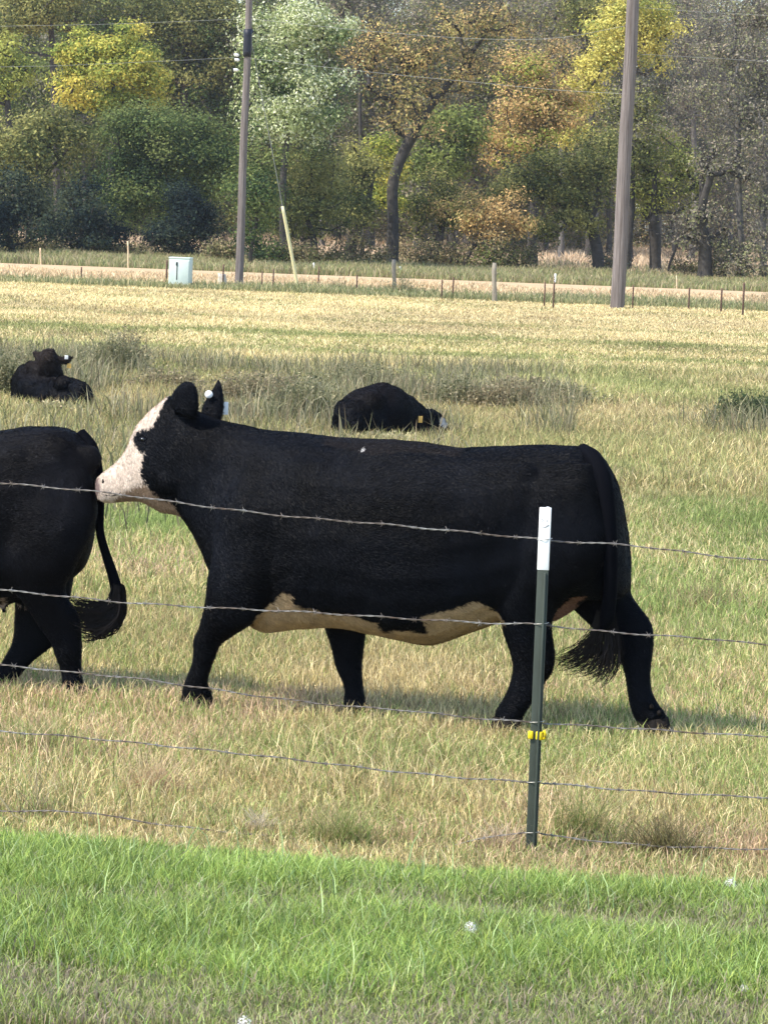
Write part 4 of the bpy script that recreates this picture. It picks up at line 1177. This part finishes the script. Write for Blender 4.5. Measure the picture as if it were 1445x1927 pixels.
# weeds growing up the near fence line
for a in [(552, 1576, 10, 140, 1, TN, 'single dry brown weed stalk under the fourth wire, left of the post'), (70, 1545, 60, 130, 40, TN, 'reddish dry weeds at the left end of the fence'), (640, 1590, 120, 80, 420, [(.2, .27, .07), (.3, .3, .12), (.4, .33, .17)], 'green grass tuft at the fence line left of the post'),
          (490, 1570, 50, 50, 160, [(.6, .52, .38), (.5, .42, .3)], 'small bleached grass tuft at the fence line'), (940, 1600, 60, 60, 200, [(.55, .42, .28), (.62, .5, .35)], 'straw tuft just left of the post foot'), (1250, 1612, 110, 90, 380, [(.12, .1, .05), (.22, .2, .08), (.3, .24, .12)], 'dark brown grass tuft at the fence line right of the post'),
          (1090, 1585, 90, 120, 320, [(.2, .27, .07), (.32, .32, .13), (.45, .36, .18)], 'tall green and straw tuft right of the post'), (290, 1500, 90, 90, 300, [(.5, .36, .22), (.6, .46, .28)], 'pinkish straw tuft below the fourth wire at left'), (1375, 1135, 10, 85, 1, [(.09, .07, .05)], 'single dark dry twig below the top wire at right'),
          (1330, 1150, 120, 70, 240, [(.2, .15, .09), (.3, .23, .12)], 'brown dry weeds behind the cow at right'), (80, 1420, 120, 80, 300, [(.25, .28, .1), (.4, .34, .18)], 'green and straw weeds under the fourth wire at far left')]:
    clump(*a, name='grass_tuft', cat='grass tuft', group='tufts and stalks by the near fence', leaf=.03, leaves=0, stemr=.0022, lean=.9)
# pale broken stalk at bottom left fence
mb = MB(); mb.tube(catmull([on_fence(-30, 1478, -.02), on_fence(0, 1502, -.02), on_fence(24, 1533, -.02), on_fence(58, 1552, -.02)], 5), .004, 6)
tag(mb.build('dry_stick', M_flowerstem, None, True), 'pale dry stick leaning at the left end of the fence', 'stick')

# dandelion clocks in the lawn
def seed_head(px, py, rpx, stem, label):
    d = ray(px, py)
    base = G(px + 2, py + stem)
    c = CAMP + d * (base.y / d.y)
    rad = rpx / FOC * base.y
    root = empty('dandelion', base, label, 'dandelion', 'dandelion clocks in the lawn')
    mb = MB(); mb.tube(catmull([Vector((0, 0, -.01)), (c - base) * .5 + Vector((.004, 0, 0)), c - base - Vector((0, 0, rad * .2))], 4), .0018, 6); mb.build('stalk', M_flowerstem, root, True)
    mb = MB()
    cc = c - base
    V = []; T = []; off = 0
    for i in range(230):
        n = rng.normal(0, 1, 3); n /= np.linalg.norm(n)
        if n[2] < -.75: continue
        p = np.array(cc) + n * rad * (.7 + .35 * rng.random())
        t = np.cross(n, rng.normal(0, 1, 3)); t /= np.linalg.norm(t); s = np.cross(n, t); w = rad * .13
        V += [p + n * w * .4 + t * w, p + n * w * .4 - t * w * .5 + s * w * .8, p + n * w * .4 - t * w * .5 - s * w * .8]; T.append((off, off + 1, off + 2)); off += 3
    mb.add(V, (), T); mb.build('seed_ball', M_fluff, root)
    mb = MB(); mb.sphere(cc, rad * .32, (1, 1, .8), 2); mb.build('seed_core', M_flowerstem, root, True)
for a in [(885, 1747, 12, 50, 'dandelion clock on a bare stalk in the lawn, fullest one, right of centre'), (1375, 1664, 12, 30, 'half hidden dandelion clock at the upper right of the lawn'), (1400, 1862, 8, 30, 'small dandelion clock at the lower right of the lawn'), (461, 1926, 14, 30, 'dandelion clock cut off by the bottom edge'), (79, 1723, 5, 22, 'tiny dandelion clock at the left of the lawn')]:
    seed_head(*a)

# ------------------------------------------------------------------ trees
def leaves_mesh(P, size, cols, out, up=.35, aspect=.55):
    n = len(P)
    nr = rng.normal(0, .55, (n, 3)) + out; nr[:, 2] += up; nr /= np.linalg.norm(nr, axis=1)[:, None]
    d = np.cross(nr, rng.normal(0, 1, (n, 3))); d /= np.linalg.norm(d, axis=1)[:, None]
    s = np.cross(nr, d)
    L = (size * (.6 + .8 * rng.random(n)))[:, None]
    V = np.stack([P - d * L * .5, P + s * L * aspect * .5, P + d * L * .5, P - s * L * aspect * .5], 1).reshape(-1, 3)
    return V, np.arange(n)[:, None] * 4 + np.arange(4)[None], np.repeat(cols, 4, 0)

def palette_cols(n, pal, cl):
    pal = np.array(pal)
    w = np.clip(cl + rng.normal(0, .22, n), 0, .999) * len(pal)
    return pal[w.astype(int)] * (.7 + .6 * rng.random(n))[:, None]

def skeleton(trunk, attr, r_tip):
    """grow limbs from the trunk's points to each attractor; radii follow from what each limb carries"""
    nodes = [np.array(p, float) for p in trunk]; par = [i - 1 for i in range(len(nodes))]
    d0 = np.linalg.norm(attr - nodes[len(nodes) // 2], axis=1)
    tips = []
    for a in attr[np.argsort(d0)]:
        N = np.array(nodes)
        dv = a - N
        dist = np.linalg.norm(dv, axis=1) + .9 * np.maximum(0, N[:, 2] - a[2] + .25 * np.linalg.norm(dv[:, :2], axis=1)) + (np.arange(len(N)) < max(1, len(trunk) // 3)) * 2.5
        k = int(np.argmin(dist))
        L = np.linalg.norm(a - N[k])
        m = max(2, min(5, int(L / .6)))
        prev = k
        for t in np.linspace(0, 1, m + 1)[1:]:
            p = N[k] * (1 - t) + a * t + np.array([0, 0, -.12 * L * math.sin(t * math.pi)]) + rng.normal(0, .05 * L, 3) * (t < 1)
            nodes.append(p); par.append(prev); prev = len(nodes) - 1
        tips.append(prev)
    nodes = np.array(nodes); load = np.zeros(len(nodes)); load[tips] = 1
    for i in range(len(nodes) - 1, 0, -1):
        load[par[i]] += load[i]
    load = np.maximum(load, 1)
    rad = r_tip * load ** .48
    return nodes, par, rad, tips

def frusta(A, B, ra, rb, k=5):
    T = B - A; T /= np.linalg.norm(T, axis=1)[:, None] + 1e-9
    ref = np.where(np.abs(T[:, 2:3]) < .85, np.array([[0, 0, 1.]]), np.array([[1., .2, 0]]))
    X = np.cross(T, ref); X /= np.linalg.norm(X, axis=1)[:, None] + 1e-9
    Y = np.cross(T, X)
    th = np.arange(k) / k * 2 * np.pi
    R_ = np.cos(th)[None, :, None] * X[:, None] + np.sin(th)[None, :, None] * Y[:, None]
    V = np.concatenate([A[:, None] + R_ * ra[:, None, None], B[:, None] + R_ * rb[:, None, None]], 1).reshape(-1, 3)
    j = np.arange(k); q = np.stack([j, (j + 1) % k, k + (j + 1) % k, k + j], 1)
    return V, (np.arange(len(A))[:, None, None] * 2 * k + q[None]).reshape(-1, 4)

def tree(px, py, blobs, pal, label, leaf=.2, dens=1.0, twigs=0, trunkw=14, name='tree', group=None, bark=None, trunkpath=None, cat='tree', Yshift=0, flat=.8, cl_amt=1.0, parts=True):
    b = G(px, py); b.y += Yshift; b = Vector((b.x * (1 + Yshift / (b.y - Yshift)), b.y, 0)); Y = b.y; k = Y / FOC
    attr = []; asz = []
    for (cx, cy, rx, ry) in blobs:
        c = np.array(AT(cx, cy, Y)) - np.array(b)
        RX, RZ = rx * k, ry * k; RY = .5 * (RX + RZ)
        n = max(5, int(8 * (RX * RZ) ** .75))
        q = rng.normal(0, 1, (n * 3, 3)); q /= np.linalg.norm(q, axis=1)[:, None]
        q *= (rng.random(n * 3) ** .45)[:, None]
        dens_n = np.array([noise.noise((v[0] * 1.7 + cx, v[1] * 1.7, v[2] * 1.7 + cy)) for v in q])
        q = q[np.argsort(-dens_n)[:n * 2]]; q = q[rng.permutation(len(q))[:n]]
        attr.append(c + q * np.array([RX, RY, RZ])); asz += [.22 * (RX * RZ) ** .35 + .13] * n
    attr = np.concatenate(attr); asz = np.array(asz)
    attr[:, 2] = np.maximum(attr[:, 2], .5)
    cen = attr.mean(0); ztop = attr[:, 2].max()
    if trunkpath:
        tp = catmull([np.array(AT(x, y, Y)) - np.array(b) for x, y in [(px, py)] + trunkpath], 4)
        tp[:, 1] += np.linspace(0, 1, len(tp)) ** 2 * rng.normal(0, .8)
    else:
        zt = .35 * attr[:, 2].min() + .65 * cen[2]
        t = np.linspace(0, 1, 7)[:, None]
        tp = t * np.array([0, 0, zt]) + t ** 1.6 * np.array([cen[0] * .7, cen[1] * .7, 0]) + np.sin(t * 5 + px) * np.array([.1, .1, 0]) * (t > .05)
    tp[0, 2] = -.15
    nodes, par, rad, tips = skeleton(tp, attr, .018 if twigs == 0 else .02)
    rt = trunkw * k / 2
    rad *= max(.5, min(3.0, rt / rad[0])); nt_ = len(tp)
    rad[nt_:] = np.minimum(rad[nt_:], rt * .42)
    rad[:nt_] = np.maximum(rad[:nt_], rt * np.linspace(1.15, .35, nt_)); rad[0] *= 1.25
    i = np.arange(1, len(nodes)); pi_ = np.array(par)[1:]
    ra = np.minimum(rad[pi_], np.where(pi_ < nt_, np.where(i < nt_, 9, rad[i] * 1.5), 9))
    V, Q = frusta(nodes[pi_], nodes[i], ra, rad[i], 6)
    if twigs:
        m = len(attr) * twigs
        A = attr[np.repeat(np.arange(len(attr)), twigs)] + rng.normal(0, .12, (m, 3))
        d = A - cen; d /= np.linalg.norm(d, axis=1)[:, None]; d = d * .5 + rng.normal(0, .55, (m, 3)) + np.array([0, 0, .45]); d /= np.linalg.norm(d, axis=1)[:, None]
        L = (.5 + .8 * rng.random(m))[:, None]
        mid = A + d * L * .5 + rng.normal(0, .07, (m, 3)); end = A + d * L + np.array([0, 0, .1]) + rng.normal(0, .12, (m, 3))
        rr = np.full(m, .013)
        for a_, b_, r1, r2 in ((A, mid, rr, rr * .75), (mid, end, rr * .75, rr * .35), (mid, mid + rng.normal(0, .28, (m, 3)) + np.array([0, 0, .12]), rr * .6, rr * .3), (A, A + rng.normal(0, .3, (m, 3)), rr * .7, rr * .3)):
            v, q = frusta(a_, b_, r1, r2, 3)
            Q = np.concatenate([Q, q + len(V)]) if q.shape[1] == Q.shape[1] else Q
            V = np.concatenate([V, v])
    root = empty(name, b, label, cat, group) if label else None
    res = []
    trunk_me = np_mesh('trunk', V, [Q])
    if dens > 0:
        area = sum(math.pi * r[2] * r[3] for r in blobs) * k * k
        n = int(dens * 3.2 * area / (leaf * leaf * .28))
        idx = rng.integers(0, len(attr), n)
        s = asz[idx][:, None]
        P = attr[idx] + rng.normal(0, 1, (n, 3)) * s * np.array([1, 1, flat * .75])
        P[:, 2] = np.maximum(P[:, 2], .05)
        cl = np.array([.5 + cl_amt * .75 * noise.noise((a[0] * .6 + px, a[1] * .6, a[2] * .6)) + .2 * rng.normal() for a in attr])[idx]
        cols = palette_cols(n, pal, cl)
        o1 = P - attr[idx]; o1 /= np.linalg.norm(o1, axis=1)[:, None] + .05
        o2 = attr[idx] - cen; o2 /= np.linalg.norm(o2, axis=1)[:, None] + .3
        crown = leaves_mesh(P, leaf, cols, o1 * .9 + o2 * .45)
    else:
        crown = None
    if root is None:
        return b, V, Q, crown
    link('trunk', trunk_me, root, bark or M_bark)
    if crown is not None:
        link('crown', np_mesh('crown', crown[0], [crown[1]], crown[2]), root, M_leaf)
    return root

GOLD = [(0.187, 0.244, 0.062), (0.285, 0.325, 0.070), (0.415, 0.432, 0.098), (0.548, 0.523, 0.114), (0.592, 0.500, 0.114)]
YGRN = [(0.199, 0.239, 0.070), (0.318, 0.349, 0.088), (0.436, 0.438, 0.113), (0.297, 0.310, 0.080)]
OLIV = [(0.078, 0.098, 0.037), (0.145, 0.160, 0.056), (0.219, 0.222, 0.078), (0.303, 0.288, 0.102)]
DGRN = [(0.036, 0.062, 0.028), (0.078, 0.118, 0.041), (0.126, 0.168, 0.056), (0.198, 0.230, 0.078)]
CEDR = [(0.012, 0.022, 0.023), (0.023, 0.037, 0.034), (0.037, 0.057, 0.039), (0.076, 0.091, 0.054)]
PALE_G = [(0.134, 0.186, 0.077), (0.288, 0.348, 0.140), (0.531, 0.565, 0.305), (0.798, 0.808, 0.589), (0.355, 0.403, 0.187)]
ORNG = [(0.226, 0.189, 0.087), (0.406, 0.294, 0.135), (0.586, 0.399, 0.174), (0.677, 0.444, 0.193), (0.474, 0.399, 0.154)]
YMAP = [(0.259, 0.297, 0.083), (0.482, 0.453, 0.112), (0.685, 0.621, 0.185), (0.574, 0.509, 0.138)]
GREY = [(0.207, 0.193, 0.145), (0.276, 0.241, 0.193), (0.207, 0.221, 0.117), (0.331, 0.276, 0.193), (0.276, 0.276, 0.138)]
GRN = [(0.097, 0.129, 0.043), (0.155, 0.192, 0.061), (0.233, 0.268, 0.077)]

TREES = [
 dict(px=205, py=474, blobs=[(170, 85, 60, 32), (240, 78, 42, 34), (215, 130, 90, 42), (150, 165, 58, 38), (262, 125, 50, 38), (285, 165, 42, 32), (205, 185, 60, 28), (120, 110, 35, 35)], pal=GOLD, label='golden yellow round-crowned tree at upper left, brightest of the wood', dens=1.3, leaf=.17),
 dict(px=25, py=470, blobs=[(22, 105, 52, 55), (10, 170, 60, 40)], pal=YGRN, label='yellow green tree at the left edge beside the golden one', leaf=.17),
 dict(px=110, py=462, blobs=[(110, 0, 120, 65), (30, 30, 70, 50)], pal=OLIV, label='dark olive tree above and behind the golden tree', Yshift=9, leaf=.2),
 dict(px=340, py=464, blobs=[(330, 5, 120, 70), (360, 120, 90, 80), (400, 30, 70, 60)], pal=OLIV, label='dark olive tree between the golden tree and slim pole', Yshift=8, leaf=.2),
 dict(px=50, py=478, blobs=[(50, 275, 100, 75), (20, 320, 70, 60), (110, 250, 60, 50)], pal=OLIV, label='olive tree below the golden tree at left', leaf=.17),
 dict(px=20, py=484, blobs=[(30, 400, 85, 75), (-30, 420, 60, 60)], pal=CEDR, label='nearly black cedar at the left edge', leaf=.14, dens=1.3, name='cedar_tree'),
 dict(px=150, py=485, blobs=[(150, 410, 75, 70), (180, 440, 50, 45)], pal=CEDR, label='nearly black cedar, second from left, behind the tall tan stake', leaf=.14, dens=1.3, name='cedar_tree'),
 dict(px=330, py=486, blobs=[(330, 280, 120, 85), (310, 370, 120, 75), (255, 255, 75, 60), (400, 300, 60, 80), (240, 340, 60, 60)], pal=DGRN, label='broad dark green tree filling the wood left of the slim pole', leaf=.135, dens=1.2),
 dict(px=350, py=490, blobs=[(350, 430, 72, 55), (345, 390, 60, 45), (300, 450, 40, 35)], pal=CEDR, label='low dark green cedar behind the green cabinet', leaf=.13, dens=1.4, name='cedar_tree'),
 dict(px=530, py=502, blobs=[(545, 55, 85, 62), (565, 135, 92, 62), (525, 210, 78, 60), (615, 55, 45, 35), (590, 220, 55, 45), (490, 120, 45, 60)], pal=PALE_G, label='pale silvery green maple just right of the slim pole', leaf=.145, dens=1.15, cl_amt=1.4, name='maple_tree'),
 dict(px=590, py=503, blobs=[(560, 330, 85, 75), (610, 390, 70, 60), (520, 400, 55, 60)], pal=OLIV, label='dull olive tree behind the yellow guy guard', leaf=.135, dens=.8),
 dict(px=475, py=504, blobs=[(480, 330, 55, 100), (470, 420, 45, 50)], pal=DGRN, label='slender dark tree right behind the slim pole foot', leaf=.135, dens=.7, trunkw=8),
 dict(px=650, py=503, blobs=[(690, 320, 55, 70), (668, 385, 55, 50)], pal=OLIV, label='tree with a dark leaning trunk, left of the small gold tree', leaf=.135, dens=.9, trunkw=24, trunkpath=[(668, 440), (690, 390), (700, 330)]),
 dict(px=733, py=503, blobs=[(722, 300, 45, 50), (735, 355, 38, 40), (715, 345, 35, 40), (745, 310, 30, 35)], pal=GOLD, label='small orange gold tree near the middle of the wood', leaf=.145, dens=1.0, trunkw=10),
 dict(px=738, py=505, blobs=[(760, 120, 95, 65), (860, 60, 85, 60), (700, 85, 55, 60), (930, 45, 65, 50), (790, 210, 75, 60), (880, 130, 50, 40)], pal=[ORNG[0], OLIV[2], ORNG[1], ORNG[2], ORNG[4]], label='spreading oak with a dark slanting limb and sparse orange leaves', leaf=.145, dens=.34, twigs=5, trunkw=22, trunkpath=[(740, 420), (742, 330), (790, 230), (850, 150), (915, 60)], name='oak_tree'),
 dict(px=680, py=498, blobs=[(690, 60, 55, 95), (650, 30, 50, 60)], pal=GREY, label='bare grey tree between the silvery maple and the oak', dens=.1, twigs=7, Yshift=6, trunkw=7),
 dict(px=850, py=503, blobs=[(850, 225, 58, 55), (825, 300, 60, 55), (880, 260, 40, 50)], pal=GRN, label='fresh green tree below the slanting oak limb', leaf=.18, dens=1.0),
 dict(px=826, py=505, blobs=[(830, 350, 55, 50), (850, 395, 60, 50), (795, 400, 45, 50)], pal=OLIV + ORNG[1:2], label='olive tree with a stout dark trunk under the fresh green tree', leaf=.135, dens=.8, trunkw=17),
 dict(px=877, py=510, blobs=[(920, 385, 55, 38), (893, 430, 45, 32), (950, 425, 42, 38)], pal=ORNG, label='small tan orange tree left of the thick wooden fence post', leaf=.135, dens=.8, trunkw=10),
 dict(px=1003, py=507, blobs=[(1010, 130, 75, 65), (1000, 210, 85, 55), (955, 265, 75, 50), (1055, 190, 50, 60), (1020, 260, 50, 50)], pal=ORNG + GOLD[1:2], label='large orange tan tree left of the thick utility pole', leaf=.15, dens=.85, trunkw=18),
 dict(px=1185, py=508, blobs=[(1180, 62, 78, 55), (1240, 72, 48, 62), (1125, 115, 55, 48), (1085, 165, 42, 42), (1205, 5, 55, 45), (1075, 240, 45, 50)], pal=YMAP, label='bright yellow maple behind the thick utility pole', leaf=.17, dens=1.1, Yshift=3, name='maple_tree'),
 dict(px=1128, py=518, blobs=[(1080, 330, 85, 55), (1040, 395, 78, 58), (1130, 300, 60, 65), (985, 340, 60, 65), (1085, 415, 50, 25)], pal=OLIV, label='olive tree with a dark bent trunk just left of the thick pole', leaf=.135, dens=.95, trunkw=22, trunkpath=[(1122, 460), (1108, 400), (1112, 330)]),
 dict(px=1233, py=519, blobs=[(1232, 300, 62, 62), (1300, 325, 48, 42), (1240, 375, 75, 38), (1195, 340, 40, 55)], pal=[*OLIV[1:], *YGRN], label='yellow olive tree with a clear dark trunk right of the thick pole', leaf=.135, dens=.75, trunkw=22, trunkpath=[(1232, 450), (1228, 400), (1230, 330)]),
 dict(px=1326, py=527, blobs=[(1330, 410, 55, 45), (1365, 320, 55, 70), (1300, 440, 40, 30)], pal=GREY, label='half bare grey tree with a rough forked trunk, right of the olive one', leaf=.15, dens=.3, twigs=5, trunkw=26, trunkpath=[(1326, 460), (1318, 400), (1335, 330)], bark=M_bark),
 dict(px=1260, py=523, blobs=[(1285, 440, 45, 30), (1255, 430, 30, 35), (1300, 470, 30, 18)], pal=GREY, label='thin bare sapling between two trunks right of the thick pole', dens=.02, twigs=3, trunkw=5, name='sapling'),
 dict(px=1390, py=529, blobs=[(1395, 60, 55, 110), (1400, 230, 50, 90), (1350, 130, 50, 90)], pal=GREY, label='tall bare grey tree second from the right edge', dens=.3, twigs=9, leaf=.14, trunkw=13, bark=M_barkpale),
 dict(px=1435, py=531, blobs=[(1445, 50, 55, 110), (1440, 220, 50, 100), (1450, 380, 45, 80)], pal=GREY, label='tall bare grey tree cut by the right edge', dens=.3, twigs=9, leaf=.14, trunkw=13, bark=M_barkpale),
 dict(px=1300, py=510, blobs=[(1300, 60, 55, 100), (1320, 200, 50, 70)], pal=GREY, label='bare grey tree behind, right of the yellow maple', dens=.3, twigs=9, leaf=.14, trunkw=10, Yshift=10, bark=M_barkpale),
 dict(px=1055, py=500, blobs=[(1050, 40, 55, 65), (990, 40, 55, 65)], pal=GREY + OLIV[2:3], label='grey brown thin-leaved tree above the orange tree', dens=.35, twigs=5, trunkw=10, Yshift=9, bark=M_barkpale),
 dict(px=1110, py=505, blobs=[(1095, 20, 45, 60)], pal=OLIV, label='olive treetop left of the yellow maple top', dens=.9, Yshift=14, leaf=.18),
 dict(px=1180, py=520, blobs=[(1170, 250, 50, 90), (1210, 200, 55, 60)], pal=OLIV + GREY[:1], label='grey olive tree half hidden by the thick pole', dens=.6, Yshift=5, leaf=.145, twigs=2),
]
for t in TREES:
    t.setdefault('group', 'trees at the edge of the wood')
    tree(**t)

BR = [(.2, .19, .09), (.3, .24, .13), (.16, .18, .07), (.4, .32, .18)]
SHRUBS = [(60, 484, 70, 38, BR, 'brown brush below the left edge cedar'), (230, 487, 45, 40, BR, 'tan brush behind the tallest tan stake'), (420, 496, 45, 60, [*BR, (.45, .38, .2)], 'tan leafed shrub left of the slim pole'), (545, 503, 55, 55, BR, 'brown shrub left of the yellow guy guard'),
          (610, 504, 50, 60, BR, 'tan shrub right of the yellow guy guard'), (690, 505, 40, 60, BR, 'brown shrub beside the leaning trunk'), (785, 506, 45, 70, BR, 'brown shrub between the gold tree and the stout trunk'), (850, 508, 35, 60, BR, 'brown shrub right of the stout trunk'),
          (925, 512, 50, 80, [*BR, (.14, .17, .05)], 'tall brown shrub behind the thick wooden fence post'), (975, 513, 35, 70, BR, 'brown shrub left of the open tan gap'), (1290, 523, 35, 40, BR, 'low brown shrub between the two right trunks'), (1365, 528, 40, 90, GREY, 'grey twiggy shrub right of the forked trunk'), (1420, 531, 45, 80, GREY, 'grey twiggy shrub at the right edge'), (1150, 518, 30, 60, GREY, 'grey brush at the foot of the bent trunk'), (505, 502, 35, 60, DGRN, 'dark shrub right of the slim pole')]
for px, py, w, h, pal, lb in SHRUBS:
    tree(px, py, [(px, py - h * .55, w, h * .5), (px - w * .5, py - h * .35, w * .6, h * .35), (px + w * .5, py - h * .4, w * .55, h * .35)], pal, lb, leaf=.13, dens=.45, twigs=3, trunkw=3, name='shrub', cat='shrub', group='shrubs under the trees')

# the wood behind: one mass
def far_wood():
    TV = []; TQ = []; LV = []; LQ = []; LC = []; to = lo = 0
    for i in range(150):
        back = i >= 110
        Y = 225 + 95 * (i / 110) + 6 * rng.random() if not back else 335 + 15 * rng.random()
        px = rng.uniform(-260, 1700) if not back else -200 + 1800 * (i - 110 + rng.random()) / 40
        py = 410 + (px - 722) * .0384 + FOC * CAM_H / Y
        top = rng.uniform(-120, 60)
        w = rng.uniform(55, 95)
        if px > 1230: pal, tw, de = GREY, 9, .32
        elif px > 900: pal, tw, de = [*OLIV[1:3], *GREY, ORNG[1]], 3, .55
        elif px > 620: pal, tw, de = [*OLIV[1:3], *GREY], 4, .5
        else: pal, tw, de = [*DGRN[1:], *OLIV[:3], GREY[0]], 1, .9
        bl = [(px + rng.uniform(-20, 20), top + 80 + q * 95, w * rng.uniform(.8, 1.2), 70) for q in range(6 if back else 4)]
        b, V, Q, cr = tree(px, py, bl, pal, None, leaf=.21, dens=de, twigs=tw, trunkw=9)
        TV.append(V + np.array(b)); TQ.append(Q + to); to += len(V)
        LV.append(cr[0] + np.array(b)); LQ.append(cr[1] + lo); LC.append(cr[2]); lo += len(cr[0])
    V = np.concatenate(TV + LV); C = np.concatenate([np.tile((.15, .135, .12), (to, 1)), *LC])
    me = np_mesh('far_wood', V, [np.concatenate([*TQ, *[q + to for q in LQ]])], C, [0] * sum(len(q) for q in TQ) + [1] * sum(len(q) for q in LQ))
    me.materials.append(M_barkpale); me.materials.append(M_leaf)
    tag(link('far_wood', me), 'mixed autumn wood filling the background', 'wood', kind='stuff')
far_wood()

# ------------------------------------------------------------------ air
def haze():
    m = bpy.data.materials.new('thin_haze'); m.use_nodes = True
    t = m.node_tree
    t.nodes.remove(t.nodes['Principled BSDF'])
    v = t.nodes.new('ShaderNodeVolumePrincipled')
    v.inputs['Color'].default_value = (.86, .9, 1, 1)
    v.inputs['Density'].default_value = HAZE
    v.inputs['Anisotropy'].default_value = .3
    t.links.new(v.outputs[0], t.nodes['Material Output'].inputs['Volume'])
    mb = MB(); mb.box((0, 600, 12.5), (3200, 1400, 27))
    tag(mb.build('haze', m), 'thin autumn haze', 'haze', kind='stuff')
haze()
